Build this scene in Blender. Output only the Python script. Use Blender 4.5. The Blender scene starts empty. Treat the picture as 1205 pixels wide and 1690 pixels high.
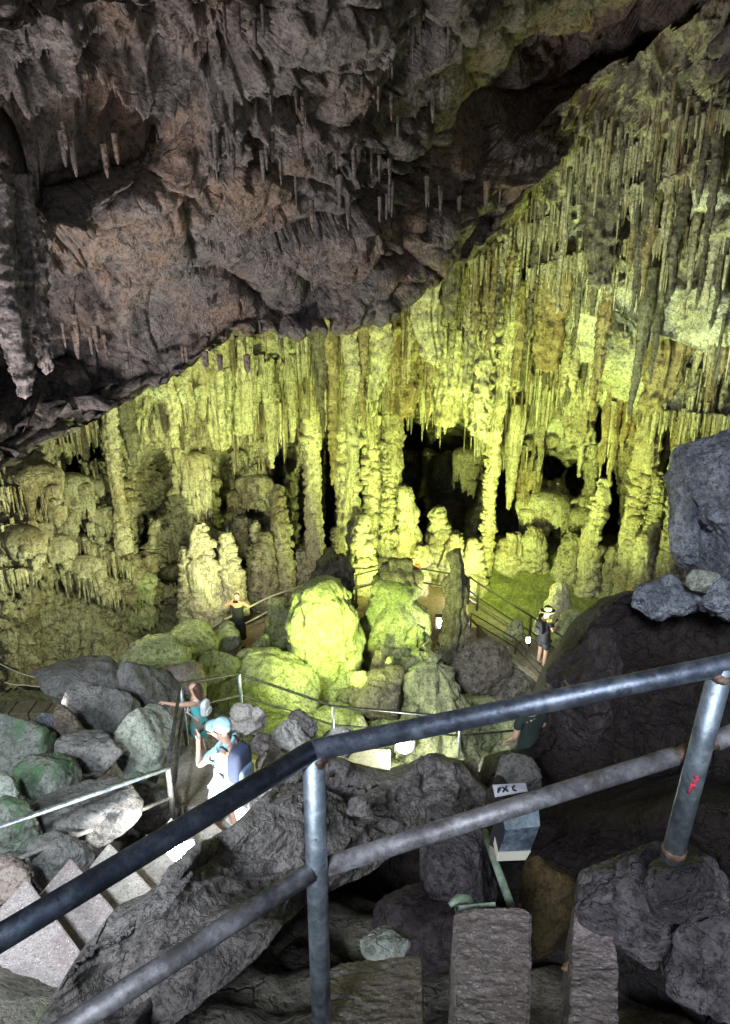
import bpy, bmesh, math, random
import numpy as np
from mathutils import Vector, Matrix

# ------------------------------------------------------------------ camera, sky, exposure
S = bpy.context.scene
COL = S.collection
W0, H0, F = 1205.0, 1690.0, 1150.0
PITCH = math.radians(20)
CP, SP = math.cos(PITCH), math.sin(PITCH)
cd = bpy.data.cameras.new('camera')
cam = bpy.data.objects.new('camera', cd); COL.objects.link(cam)
cam.location = (0, 0, 0); cam.rotation_euler = (math.radians(90) - PITCH, 0, 0)
cd.sensor_fit = 'VERTICAL'; cd.sensor_height = 36.0; cd.lens = 36.0 * F / H0
cd.clip_start = 0.05; cd.clip_end = 400
S.camera = cam
wd = bpy.data.worlds.new('World'); S.world = wd; wd.use_nodes = True
nt = wd.node_tree; bg = nt.nodes['Background']
sky = nt.nodes.new('ShaderNodeTexSky'); sky.sky_type = 'NISHITA'; sky.sun_disc = False
SUN_EL, SUN_ROT = math.radians(38), math.radians(200)
sky.sun_elevation = SUN_EL; sky.sun_rotation = SUN_ROT
nt.links.new(sky.outputs[0], bg.inputs[0]); bg.inputs[1].default_value = 0.055
# pale daylight that falls in through the cave mouth behind the camera
sl = bpy.data.lights.new('daylight', 'SUN'); sl.energy = 1.45; sl.angle = math.radians(12); sl.color = (0.86, 0.93, 1.0)
so = bpy.data.objects.new('daylight', sl); COL.objects.link(so)
dv = Vector((math.sin(SUN_ROT) * math.cos(SUN_EL), math.cos(SUN_ROT) * math.cos(SUN_EL), math.sin(SUN_EL)))
so.rotation_euler = dv.to_track_quat('Z', 'Y').to_euler()
S.view_settings.view_transform = 'Standard'; S.view_settings.look = 'None'
S.view_settings.exposure = 1.0; S.view_settings.gamma = 1.0
S.cycles.use_denoising = True
S.cycles.max_bounces = 5; S.cycles.diffuse_bounces = 3; S.cycles.glossy_bounces = 2
S.cycles.sample_clamp_indirect = 6

# a point of the place seen at (u,v) in the 1205x1690 photo that lies D metres ahead of the camera
def ray(u, v):
    X = (u - W0 / 2) / F; Y = (H0 / 2 - v) / F
    return X, CP + SP * Y, -SP + CP * Y
def PT(u, v, D):
    X, ry, rz = ray(u, v)
    return np.stack(np.broadcast_arrays(X * D / ry, D + 0 * X / ry, rz * D / ry), -1)
def PV(u, v, D): return Vector(tuple(float(q) for q in PT(float(u), float(v), float(D))))
def onz(u, v, z):
    X, ry, rz = ray(u, v); return PV(u, v, z * ry / rz)
def pxm(u, v, D):                       # metres covered by one pixel there
    return D / ray(u, v)[1] / F

# ------------------------------------------------------------------ unseen spots added to light the cave
GREEN = (0.80, 1.0, 0.23); GREEN2 = (0.82, 1.0, 0.60); WHITE = (0.93, 0.97, 1.0); WARM = (1.0, 0.91, 0.80)
def spot(name, loc, to, watts, color, size=110, blend=0.8, rad=0.12):
    l = bpy.data.lights.new(name, 'SPOT'); l.energy = watts; l.color = color
    l.spot_size = math.radians(size); l.spot_blend = blend; l.shadow_soft_size = rad
    o = bpy.data.objects.new(name, l); COL.objects.link(o); o.location = loc
    o.rotation_euler = (Vector(loc) - Vector(to)).to_track_quat('Z', 'Y').to_euler()
    return o
def point(name, loc, watts, color, rad=0.1):
    l = bpy.data.lights.new(name, 'POINT'); l.energy = watts; l.color = color; l.shadow_soft_size = rad
    o = bpy.data.objects.new(name, l); COL.objects.link(o); o.location = loc
    return o
#@LIGHTS
spot('added_spot', PV(560, 1150, 11.5), PV(560, 660, 23), 1750, GREEN, 110)  # this and the next spots: added out of sight to light wall and stalagmites
spot('added_spot', PV(790, 1010, 16.2), PV(760, 690, 23), 1500, GREEN, 130)
spot('added_spot', PV(625, 975, 18.6), PV(600, 760, 24), 420, GREEN, 140)
spot('added_spot', PV(905, 1030, 15.8), PV(1040, 620, 19), 1400, GREEN, 125)
spot('added_spot', PV(930, 940, 13.0), PV(1130, 490, 17), 1500, GREEN2, 62)
spot('added_spot', PV(290, 990, 12.0), PV(130, 820, 16), 720, (0.90, 1.0, 0.48), 125)
spot('added_spot', PV(400, 960, 15.5), PV(370, 840, 22), 300, (1.0, 0.95, 0.66), 100)
spot('added_spot', PV(330, 1000, 12.0), PV(470, 640, 20), 520, GREEN, 80)
spot('added_spot', PV(455, 1190, 11.2), PV(560, 1080, 15), 230, GREEN, 90)
spot('added_spot', PV(500, 1090, 10.0), PV(430, 1120, 15), 150, GREEN, 120)
spot('added_spot', PV(800, 925, 18.2), PV(880, 990, 20.5), 230, GREEN, 120)
spot('added_spot', PV(60, 1180, 8.5), PV(250, 420, 11), 520, WARM, 110, rad=0.5)  # unseen warm fill added to brighten the brown ceiling
spot('added_spot', PV(-120, 1150, 7.0), PV(500, 250, 11), 1150, (1.0, 0.95, 0.95), 110, rad=0.6)  # second unseen fill added for the brown ceiling
spot('added_spot', (-2.6, 1.2, -0.6), PV(300, 1270, 8), 900, (0.80, 0.92, 1.0), 66, rad=0.30)  # out of view beside the camera, added to brighten man and stairs
#@END

# ------------------------------------------------------------------ numpy noise
def _h(ix, iy, iz, s):
    h = (ix * 374761393 + iy * 668265263 + iz * 2147483647 + s * 1274126177) & 0xFFFFFFFF
    h = ((h ^ (h >> 13)) * 1274126177) & 0xFFFFFFFF
    h = ((h ^ (h >> 16)) * 2246822519) & 0xFFFFFFFF
    return ((h ^ (h >> 15)) & 0xFFFFFF) / float(0xFFFFFF)
def vn(p, s=0):                          # value noise in -1..1
    i = np.floor(p).astype(np.int64); f = p - i; w = f * f * f * (f * (f * 6 - 15) + 10)
    x, y, z = i[..., 0], i[..., 1], i[..., 2]; wx, wy, wz = w[..., 0], w[..., 1], w[..., 2]
    def L(a, b, t): return a + (b - a) * t
    c = L(L(L(_h(x, y, z, s), _h(x+1, y, z, s), wx), L(_h(x, y+1, z, s), _h(x+1, y+1, z, s), wx), wy),
          L(L(_h(x, y, z+1, s), _h(x+1, y, z+1, s), wx), L(_h(x, y+1, z+1, s), _h(x+1, y+1, z+1, s), wx), wy), wz)
    return c * 2 - 1
def fbm(p, o=4, s=0, g=0.5, l=2.03):
    a = 1.0; r = 0; t = 0
    for k in range(o):
        r = r + a * vn(p, s + k * 17); t += a; a *= g; p = p * l + 3.7
    return r / t
def ridge(p, o=4, s=0, g=0.5):
    a = 1.0; r = 0; t = 0
    for k in range(o):
        r = r + a * (1 - np.abs(vn(p, s + k * 13)) * 2); t += a; a *= g; p = p * 2.1 + 1.3
    return r / t
def worley(p, s=0):
    i = np.floor(p).astype(np.int64); f1 = np.full(p.shape[:-1], 9.0); f2 = f1.copy(); idv = f1 * 0
    for dx in (-1, 0, 1):
        for dy in (-1, 0, 1):
            for dz in (-1, 0, 1):
                c = i + np.array([dx, dy, dz])
                q = np.stack([c[..., k] + _h(c[..., 0], c[..., 1], c[..., 2], s + 31 * (k + 1)) for k in range(3)], -1)
                d = np.sqrt(((q - p) ** 2).sum(-1)); n = d < f1
                f2 = np.where(n, f1, np.minimum(f2, d)); f1 = np.where(n, d, f1)
                idv = np.where(n, _h(c[..., 0], c[..., 1], c[..., 2], s + 7), idv)
    return f1, f2, idv
def sm(a, b, x):
    t = np.clip((x - a) / (b - a), 0, 1); return t * t * (3 - 2 * t)
V3 = lambda x, y, z: np.array([x, y, z], float)

# ------------------------------------------------------------------ mesh helpers
def mesh(name, V, Fc, mat=None, parent=None, smooth=True, loc=None):
    V = np.asarray(V, float); Fc = [tuple(f) for f in Fc] if not isinstance(Fc, np.ndarray) else Fc
    me = bpy.data.meshes.new(name)
    if loc is not None: V = V - np.array(loc)
    if isinstance(Fc, np.ndarray):
        k = Fc.shape[1]; n = len(Fc)
        me.vertices.add(len(V)); me.vertices.foreach_set('co', V.ravel())
        me.loops.add(n * k); me.loops.foreach_set('vertex_index', Fc.ravel().astype(np.int32))
        me.polygons.add(n); me.polygons.foreach_set('loop_start', np.arange(0, n * k, k, dtype=np.int32))
        me.update(calc_edges=True)
    else:
        me.from_pydata(V.tolist(), [], Fc); me.update()
    if smooth: me.polygons.foreach_set('use_smooth', [True] * len(me.polygons))
    o = bpy.data.objects.new(name, me); COL.objects.link(o)
    if mat: me.materials.append(mat)
    if loc is not None: o.location = loc
    if parent: o.parent = parent
    return o
def grid(nu, nv, wrap=False):
    a = np.arange(nu - 1)[:, None]; b = np.arange(nv - 1)[None]
    i = (a * nv + b).ravel(); q = np.stack([i, i + nv, i + nv + 1, i + 1], -1)
    if wrap:
        i = ((nu - 1) * nv + np.arange(nv - 1)); j = np.arange(nv - 1)
        q = np.concatenate([q, np.stack([i, j, j + 1, i + 1], -1)])
    return q
def tag(o, label=None, cat=None, group=None, kind=None):
    if label: o['label'] = label
    if cat: o['category'] = cat
    if group: o['group'] = group
    if kind: o['kind'] = kind
    return o
def empty(name, loc, label, cat, group=None, rz=0):
    o = bpy.data.objects.new(name, None); COL.objects.link(o); o.location = loc; o.rotation_euler = (0, 0, rz)
    o.empty_display_size = 0.2
    return tag(o, label, cat, group)
class MB:                                 # collects simple solids into one mesh
    def __init__(s): s.V = []; s.F = []
    def add(s, V, Fc):
        n = len(s.V); s.V += [tuple(v) for v in V]; s.F += [tuple(i + n for i in f) for f in Fc]
    def tube(s, pts, r, n=10, caps=True):
        pts = [Vector(p) for p in pts]; rs = r if isinstance(r, (list, tuple)) else [r] * len(pts)
        V = []; up = None
        for i, p in enumerate(pts):
            d = (pts[min(i + 1, len(pts) - 1)] - pts[max(i - 1, 0)]).normalized()
            if up is None: up = Vector((0, 0, 1)) if abs(d.z) < 0.9 else Vector((0, 1, 0))
            a = d.cross(up).normalized(); b = a.cross(d).normalized(); up = b
            for k in range(n):
                t = 2 * math.pi * k / n; V.append(p + (a * math.cos(t) + b * math.sin(t)) * rs[i])
        Fc = [(i * n + k, i * n + (k + 1) % n, (i + 1) * n + (k + 1) % n, (i + 1) * n + k) for i in range(len(pts) - 1) for k in range(n)]
        if caps: Fc += [tuple(range(n))[::-1], tuple(range((len(pts) - 1) * n, len(pts) * n))]
        s.add(V, Fc)
    def box(s, c, d, M=None):
        c = Vector(c); V = []
        for x in (-1, 1):
            for y in (-1, 1):
                for z in (-1, 1):
                    q = Vector((x * d[0] / 2, y * d[1] / 2, z * d[2] / 2)); V.append(c + (M @ q if M else q))
        s.add(V, [(0, 1, 3, 2), (4, 6, 7, 5), (0, 4, 5, 1), (2, 3, 7, 6), (0, 2, 6, 4), (1, 5, 7, 3)])
    def prism(s, poly, z0, z1):
        n = len(poly); zz0 = z0 if isinstance(z0, (list, tuple)) else [z0] * n; zz1 = z1 if isinstance(z1, (list, tuple)) else [z1] * n
        V = [(p[0], p[1], z) for p, z in zip(poly, zz0)] + [(p[0], p[1], z) for p, z in zip(poly, zz1)]
        s.add(V, [tuple(range(n))[::-1], tuple(range(n, 2 * n))] + [(i, (i + 1) % n, n + (i + 1) % n, n + i) for i in range(n)])
    def build(s, name, mat, parent=None, smooth=False, bevel=0, loc=None):
        o = mesh(name, s.V, s.F, mat, parent, smooth, loc)
        if bevel:
            m = o.modifiers.new('bevel', 'BEVEL'); m.width = bevel; m.segments = 2; m.limit_method = 'ANGLE'
        return o

# ------------------------------------------------------------------ materials
def rockmat(name, cols, scale=1.0, streak=0.0, bump=0.6, rough=0.75, crack=0.0, speck=0.0, moss=None, mscale=0.6, mth=0.56, fine=1.0):
    m = bpy.data.materials.new(name); m.use_nodes = True; t = m.node_tree; N = t.nodes; Lk = t.links
    b = N['Principled BSDF']; b.inputs['Specular IOR Level'].default_value = 0.35
    geo = N.new('ShaderNodeNewGeometry')
    def noise(sc, det, stretch=1.0, ro=0.6, off=0):
        mp = N.new('ShaderNodeMapping'); mp.inputs['Scale'].default_value = (sc, sc, sc * stretch); mp.inputs['Location'].default_value = (off, off * 2, off)
        Lk.new(geo.outputs['Position'], mp.inputs['Vector'])
        n = N.new('ShaderNodeTexNoise'); n.inputs['Scale'].default_value = 1; n.inputs['Detail'].default_value = det; n.inputs['Roughness'].default_value = ro
        Lk.new(mp.outputs[0], n.inputs['Vector']); return n.outputs['Fac']
    def mix(a, c, f):
        x = N.new('ShaderNodeMix'); x.data_type = 'RGBA'
        Lk.new(f, x.inputs[0])
        for i, q in ((6, a), (7, c)):
            if isinstance(q, tuple): x.inputs[i].default_value = (*q, 1)
            else: Lk.new(q, x.inputs[i])
        return x.outputs[2]
    def ramp(v, lo, hi):
        r = N.new('ShaderNodeMapRange'); r.inputs[1].default_value = lo; r.inputs[2].default_value = hi; r.interpolation_type = 'SMOOTHSTEP'
        Lk.new(v, r.inputs[0]); return r.outputs[0]
    def math_(op, a, c):
        x = N.new('ShaderNodeMath'); x.operation = op
        for i, q in enumerate((a, c)):
            if isinstance(q, (int, float)): x.inputs[i].default_value = q
            else: Lk.new(q, x.inputs[i])
        return x.outputs[0]
    big = noise(0.55 * scale, 6); med = noise(2.6 * scale, 8, off=5); fin = noise(14 * scale * fine, 8, ro=0.7, off=9)
    c = mix(cols[0], cols[1], ramp(med, 0.38, 0.64))
    c = mix(c, cols[2], ramp(big, 0.47, 0.66))
    c = mix(c, cols[3], math_('MULTIPLY', ramp(noise(5.5 * scale, 8, off=21), 0.50, 0.68), 0.8))
    c = mix(c, cols[3], math_('MULTIPLY', ramp(fin, 0.50, 0.62), 0.8))
    c = mix(c, tuple(min(1, q * 1.25) for q in cols[1]), math_('MULTIPLY', ramp(noise(8 * scale, 8, off=41), 0.56, 0.70), 0.6))
    if streak:
        st = noise(7 * scale, 6, 0.10, off=2); k = math_('MULTIPLY', ramp(st, 0.50, 0.70), streak); c = mix(c, cols[3], k)
        st2 = noise(5 * scale, 5, 0.10, off=13); k = math_('MULTIPLY', ramp(st2, 0.55, 0.72), streak * 0.7); c = mix(c, cols[0], k)
    if moss: c = mix(c, moss, ramp(noise(mscale, 7, off=31), mth, mth + 0.13))
    if speck: c = mix(c, tuple(min(1, q * 2.4) for q in cols[0]), math_('MULTIPLY', ramp(noise(13 * scale, 2, off=17), 0.62, 0.7), speck))
    h = math_('ADD', math_('MULTIPLY', med, 0.7), math_('MULTIPLY', fin, 0.35))
    if streak: h = math_('ADD', h, math_('MULTIPLY', st, 0.5 * streak))
    if crack:
        vo = N.new('ShaderNodeTexVoronoi'); vo.feature = 'DISTANCE_TO_EDGE'; vo.inputs['Scale'].default_value = 0.9 * scale
        mp = N.new('ShaderNodeVectorMath'); mp.operation = 'ADD'
        nn = N.new('ShaderNodeTexNoise'); nn.inputs['Scale'].default_value = 1.4 * scale; nn.inputs['Detail'].default_value = 5
        Lk.new(geo.outputs['Position'], nn.inputs['Vector']); Lk.new(geo.outputs['Position'], mp.inputs[0]); Lk.new(nn.outputs['Color'], mp.inputs[1]); Lk.new(mp.outputs[0], vo.inputs['Vector'])
        ck = ramp(vo.outputs[0], 0.0, 0.035); h = math_('ADD', h, math_('MULTIPLY', ck, 0.35 * crack))
        inv = math_('MULTIPLY', math_('SUBTRACT', 1.0, ck), 0.7 * crack); c = mix(c, tuple(q * 0.25 for q in cols[3]), inv)  # crack lines darkened in the colour too, standing in for crevice shade
    Lk.new(c, b.inputs['Base Color'])
    rr = N.new('ShaderNodeMapRange'); rr.inputs[3].default_value = rough - 0.22; rr.inputs[4].default_value = min(1, rough + 0.15); Lk.new(fin, rr.inputs[0]); Lk.new(rr.outputs[0], b.inputs['Roughness'])
    bp = N.new('ShaderNodeBump'); bp.inputs['Strength'].default_value = bump; bp.inputs['Distance'].default_value = 0.32 / scale
    Lk.new(h, bp.inputs['Height']); Lk.new(bp.outputs[0], b.inputs['Normal'])
    return m
def plain(name, col, rough=0.6, metal=0.0, var=0.25, sc=8, bump=0.15, emit=0, tex='Object'):
    m = bpy.data.materials.new(name); m.use_nodes = True; t = m.node_tree; N = t.nodes; b = N['Principled BSDF']
    tc = N.new('ShaderNodeTexCoord'); n = N.new('ShaderNodeTexNoise'); n.inputs['Scale'].default_value = sc; n.inputs['Detail'].default_value = 6
    t.links.new(tc.outputs[tex], n.inputs['Vector'])
    x = N.new('ShaderNodeMix'); x.data_type = 'RGBA'; t.links.new(n.outputs['Fac'], x.inputs[0])
    x.inputs[6].default_value = (*[q * (1 - var) for q in col], 1); x.inputs[7].default_value = (*[min(1, q * (1 + var)) for q in col], 1)
    t.links.new(x.outputs[2], b.inputs['Base Color']); b.inputs['Roughness'].default_value = rough; b.inputs['Metallic'].default_value = metal
    bp = N.new('ShaderNodeBump'); bp.inputs['Strength'].default_value = bump; bp.inputs['Distance'].default_value = 0.02
    t.links.new(n.outputs['Fac'], bp.inputs['Height']); t.links.new(bp.outputs[0], b.inputs['Normal'])
    if emit: b.inputs['Emission Color'].default_value = (*col, 1); b.inputs['Emission Strength'].default_value = emit
    return m
def pipemat(name, base, worn, rust, rth=0.60, sc=1.0, metal=0.75, rough=0.42):
    m = bpy.data.materials.new(name); m.use_nodes = True; t = m.node_tree; N = t.nodes; b = N['Principled BSDF']; L = t.links
    g = N.new('ShaderNodeNewGeometry')
    def nz(s, d, ro=0.6):
        n = N.new('ShaderNodeTexNoise'); n.inputs['Scale'].default_value = s * sc; n.inputs['Detail'].default_value = d; n.inputs['Roughness'].default_value = ro
        L.new(g.outputs['Position'], n.inputs['Vector']); return n.outputs['Fac']
    def rp(v, lo, hi):
        r = N.new('ShaderNodeMapRange'); r.inputs[1].default_value = lo; r.inputs[2].default_value = hi; L.new(v, r.inputs[0]); return r.outputs[0]
    def mx(a, c, f):
        x = N.new('ShaderNodeMix'); x.data_type = 'RGBA'; L.new(f, x.inputs[0])
        for i, q in ((6, a), (7, c)):
            if isinstance(q, tuple): x.inputs[i].default_value = (*q, 1)
            else: L.new(q, x.inputs[i])
        return x.outputs[2]
    a = nz(22, 8, 0.7); c = mx(base, worn, rp(a, 0.42, 0.60)); c = mx(c, tuple(q * 0.55 for q in base), rp(nz(7, 8, 0.75), 0.46, 0.62)); r = rp(nz(9, 9, 0.7), rth, rth + 0.08); c = mx(c, rust, r)
    c = mx(c, tuple(q * 0.35 for q in base), rp(nz(75, 4), 0.60, 0.74))
    L.new(c, b.inputs['Base Color']); b.inputs['Metallic'].default_value = metal
    rr = N.new('ShaderNodeMapRange'); rr.inputs[3].default_value = rough - 0.15; rr.inputs[4].default_value = rough + 0.25; L.new(a, rr.inputs[0]); L.new(rr.outputs[0], b.inputs['Roughness'])
    bp = N.new('ShaderNodeBump'); bp.inputs['Strength'].default_value = 0.35; bp.inputs['Distance'].default_value = 0.004; L.new(nz(70, 6, 0.75), bp.inputs['Height']); L.new(bp.outputs[0], b.inputs['Normal'])
    return m

M = {}
M['brown'] = rockmat('ceiling_rock', [(0.21, 0.185, 0.18), (0.33, 0.29, 0.28), (0.36, 0.25, 0.19), (0.065, 0.058, 0.06)], 1.0, 0.45, 1.0, 0.7, 0.22)
M['wall'] = rockmat('wall_calcite', [(0.46, 0.42, 0.31), (0.62, 0.58, 0.46), (0.32, 0.26, 0.17), (0.12, 0.09, 0.055)], 1.1, 0.75, 1.0, 0.7, 0.25)
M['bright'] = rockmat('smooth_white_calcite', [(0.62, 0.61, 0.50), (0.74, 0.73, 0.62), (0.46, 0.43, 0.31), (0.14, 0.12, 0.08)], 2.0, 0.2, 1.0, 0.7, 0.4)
M['pale'] = rockmat('pale_calcite', [(0.56, 0.52, 0.40), (0.70, 0.65, 0.52), (0.42, 0.36, 0.25), (0.17, 0.13, 0.08)], 1.5, 0.7, 0.9, 0.65)
M['ochre'] = rockmat('ochre_calcite', [(0.33, 0.26, 0.16), (0.48, 0.40, 0.26), (0.24, 0.16, 0.085), (0.09, 0.065, 0.035)], 1.5, 0.8, 0.9, 0.65)
M['darkcal'] = rockmat('dark_calcite', [(0.15, 0.13, 0.105), (0.26, 0.23, 0.19), (0.10, 0.08, 0.065), (0.04, 0.035, 0.03)], 1.5, 0.8, 0.9, 0.65)
M['mossy'] = rockmat('mossy_calcite', [(0.30, 0.32, 0.18), (0.42, 0.43, 0.26), (0.20, 0.23, 0.11), (0.07, 0.085, 0.035)], 1.6, 0.4, 0.8, 0.75)
M['floor'] = rockmat('floor_rock', [(0.26, 0.24, 0.20), (0.34, 0.31, 0.26), (0.20, 0.18, 0.15), (0.09, 0.08, 0.07)], 1.3, 0, 0.9, 0.75, 0.4, moss=(0.20, 0.24, 0.10))
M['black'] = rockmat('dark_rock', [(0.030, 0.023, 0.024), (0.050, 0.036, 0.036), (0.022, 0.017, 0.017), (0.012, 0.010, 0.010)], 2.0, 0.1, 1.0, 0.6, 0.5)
M['ridge'] = rockmat('ridge_rock', [(0.21, 0.19, 0.185), (0.33, 0.30, 0.295), (0.14, 0.125, 0.11), (0.055, 0.048, 0.045)], 2.4, 0.1, 1.0, 0.62, 0.25)
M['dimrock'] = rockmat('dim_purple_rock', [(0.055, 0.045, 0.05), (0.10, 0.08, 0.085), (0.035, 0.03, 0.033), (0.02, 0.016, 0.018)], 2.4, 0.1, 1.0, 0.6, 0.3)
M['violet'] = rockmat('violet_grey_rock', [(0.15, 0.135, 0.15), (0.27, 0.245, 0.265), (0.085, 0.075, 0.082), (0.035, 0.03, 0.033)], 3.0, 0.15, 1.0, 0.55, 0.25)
M['boulder'] = rockmat('grey_boulder', [(0.20, 0.20, 0.19), (0.27, 0.26, 0.25), (0.15, 0.15, 0.145), (0.085, 0.08, 0.075)], 1.8, 0.1, 0.8, 0.7, 0.25)
M['greenb'] = rockmat('green_boulder', [(0.20, 0.22, 0.19), (0.27, 0.29, 0.25), (0.15, 0.17, 0.15), (0.09, 0.09, 0.08)], 1.8, 0.1, 0.8, 0.75, 0.2, moss=(0.10, 0.175, 0.095), mscale=3.2, mth=0.47)
M['paleb'] = rockmat('pale_green_boulder', [(0.42, 0.46, 0.40), (0.52, 0.56, 0.49), (0.36, 0.42, 0.33), (0.16, 0.17, 0.14)], 1.8, 0.2, 0.8, 0.75, 0.2)
M['blueb'] = rockmat('blue_grey_rock', [(0.24, 0.27, 0.33), (0.42, 0.46, 0.54), (0.15, 0.165, 0.20), (0.05, 0.055, 0.07)], 2.6, 0.1, 1.0, 0.6, 0.3)
M['ribbed'] = rockmat('ribbed_brown_rock', [(0.24, 0.20, 0.16), (0.32, 0.28, 0.23), (0.18, 0.15, 0.12), (0.08, 0.06, 0.05)], 2.0, 0.4, 0.9, 0.7)
M['pink'] = rockmat('pinkish_rock', [(0.34, 0.26, 0.23), (0.42, 0.35, 0.31), (0.26, 0.19, 0.17), (0.12, 0.09, 0.08)], 2.2, 0, 0.8, 0.7)
M['orange'] = rockmat('orange_rock', [(0.42, 0.27, 0.18), (0.50, 0.36, 0.26), (0.35, 0.20, 0.12), (0.20, 0.11, 0.07)], 6.0, 0, 0.6, 0.7)
M['ochreg'] = rockmat('ochre_ground', [(0.085, 0.060, 0.025), (0.12, 0.085, 0.035), (0.06, 0.045, 0.02), (0.03, 0.022, 0.012)], 4.0, 0, 0.8, 0.8, 0.2)
M['whiteb'] = rockmat('whitish_rock', [(0.46, 0.44, 0.42), (0.56, 0.54, 0.51), (0.36, 0.33, 0.31), (0.16, 0.14, 0.13)], 5.0, 0, 0.8, 0.6)
M['aggregate'] = rockmat('aggregate_slab', [(0.34, 0.29, 0.285), (0.44, 0.38, 0.37), (0.30, 0.24, 0.23), (0.19, 0.165, 0.16)], 7.0, 0, 0.55, 0.6, 0, speck=1.0)
M['step'] = rockmat('concrete_step', [(0.52, 0.47, 0.42), (0.62, 0.57, 0.51), (0.44, 0.38, 0.33), (0.26, 0.22, 0.18)], 3.5, 0, 0.35, 0.8, 0.05, speck=0.3)
M['riser'] = rockmat('mossy_riser', [(0.10, 0.09, 0.05), (0.14, 0.12, 0.07), (0.07, 0.065, 0.035), (0.035, 0.03, 0.02)], 4.0, 0, 0.6, 0.85)
M['path'] = rockmat('cave_path', [(0.42, 0.31, 0.25), (0.50, 0.38, 0.31), (0.36, 0.25, 0.2), (0.22, 0.15, 0.12)], 2.0, 0, 0.4, 0.6, 0.1)
M['walk'] = rockmat('walkway_concrete', [(0.15, 0.13, 0.10), (0.19, 0.165, 0.13), (0.12, 0.10, 0.08), (0.07, 0.06, 0.05)], 1.5, 0, 0.3, 0.7, 0.1)
M['moss'] = rockmat('mossy_ground', [(0.17, 0.18, 0.06), (0.26, 0.27, 0.10), (0.11, 0.13, 0.04), (0.05, 0.06, 0.02)], 3.0, 0, 0.8, 0.85)
M['galv'] = pipemat('galvanised_pipe', (0.36, 0.44, 0.52), (0.56, 0.64, 0.72), (0.13, 0.12, 0.13), 0.60)
M['railblue'] = pipemat('worn_blue_handrail', (0.17, 0.20, 0.27), (0.33, 0.38, 0.47), (0.30, 0.17, 0.11), 0.68, rough=0.38)
M['raildark'] = pipemat('worn_navy_handrail', (0.11, 0.13, 0.18), (0.20, 0.24, 0.31), (0.22, 0.13, 0.10), 0.70, rough=0.40)  # darker tone of the same worn pipe, for its left length
M['midpipe'] = pipemat('scaly_pipe', (0.27, 0.265, 0.285), (0.50, 0.50, 0.54), (0.17, 0.11, 0.10), 0.58, metal=0.5, rough=0.5)
M['rust'] = pipemat('rusty_weld', (0.15, 0.085, 0.06), (0.30, 0.21, 0.17), (0.07, 0.045, 0.035), 0.55, sc=2, metal=0.3, rough=0.6)
M['smallrail'] = pipemat('far_rail_steel', (0.10, 0.105, 0.11), (0.19, 0.195, 0.20), (0.15, 0.10, 0.08), 0.66)
M['palerail'] = pipemat('pale_rail_steel', (0.42, 0.40, 0.38), (0.58, 0.56, 0.52), (0.26, 0.18, 0.14), 0.66, metal=0.3)
M['palepaint'] = plain('pale_rail_paint', (0.55, 0.53, 0.46), 0.6)
M['darkpaint'] = plain('dark_painted_metal', (0.03, 0.03, 0.03), 0.5, 0.4)

# ------------------------------------------------------------------ depth fields for the rock faces
def nw(pts, sig):                        # smooth interpolation of control points (u, v, D)
    P = np.array(pts, float)
    def f(u, v):
        num = 0; den = 1e-9
        for a, b, d in P:
            w = np.exp(-((u - a) ** 2 + (v - b) ** 2) / (2 * sig * sig)) + 1e-7 / (1 + ((u - a) ** 2 + (v - b) ** 2) / 1e5)
            num = num + w * d; den = den + w
        return num / den
    return f
def poly(pts):
    P = np.array(pts, float); return lambda u: np.interp(u, P[:, 0], P[:, 1])
_eb = poly([(-400, 860), (0, 765), (60, 735), (100, 712), (150, 700), (200, 668), (260, 640), (300, 622), (350, 590), (400, 566), (450, 560), (500, 548), (600, 528), (660, 500), (700, 480), (770, 432), (850, 385), (880, 310), (920, 262), (960, 235), (1060, 175), (1130, 120), (1205, 85), (1600, 40)])
def edge_brown(u):
    u = np.asarray(u, float); q = np.stack([u * 0.03, u * 0, u * 0], -1); q2 = np.stack([u * 0.11, u * 0 + 3, u * 0], -1)
    return _eb(u) + 11 * vn(q, 5) + 6 * vn(q2, 6)
D_brown0 = nw([(-300, 800, 8), (0, 750, 11), (200, 660, 12.8), (400, 570, 14.2), (600, 520, 15), (750, 450, 15.8), (850, 380, 17), (0, 0, 8), (0, 350, 9.5), (300, 300, 10.5), (300, 0, 8.5), (600, 0, 9.5), (600, 300, 12), (800, 150, 15.5), (800, 0, 12), (1000, 150, 19), (1000, 0, 16), (1205, 0, 12.5), (1205, 100, 14), (-300, 0, 7), (-300, 400, 7.5), (1500, 0, 10), (-200, -400, 6), (600, -400, 7), (1300, -400, 9), (500, -800, 4), (-300, -800, 4), (1400, -800, 5)], 110)

def D_brown(u, v):
    q = np.sqrt(((u - 960) / 190) ** 2 + ((v - 120 + 0.25 * (u - 960)) / 105) ** 2)
    return D_brown0(u, v) + 3.2 * (1 - sm(0.1, 1.3, q))
def ledge_fn(lines):
    fs = [(poly(l), l[0][0], l[-1][0], A, tau) for l, A, tau in lines]
    def f(u, v):
        r = 0
        for pl, u0, u1, A, tau in fs:
            d = v - pl(u); w = sm(u0 - 15, u0 + 10, u) * (1 - sm(u1 - 10, u1 + 15, u))
            r = r + w * A * np.where(d > 0, np.exp(-np.abs(d) / tau), -0.35 * np.exp(-np.abs(d) / 22))
        return r
    return f

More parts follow.
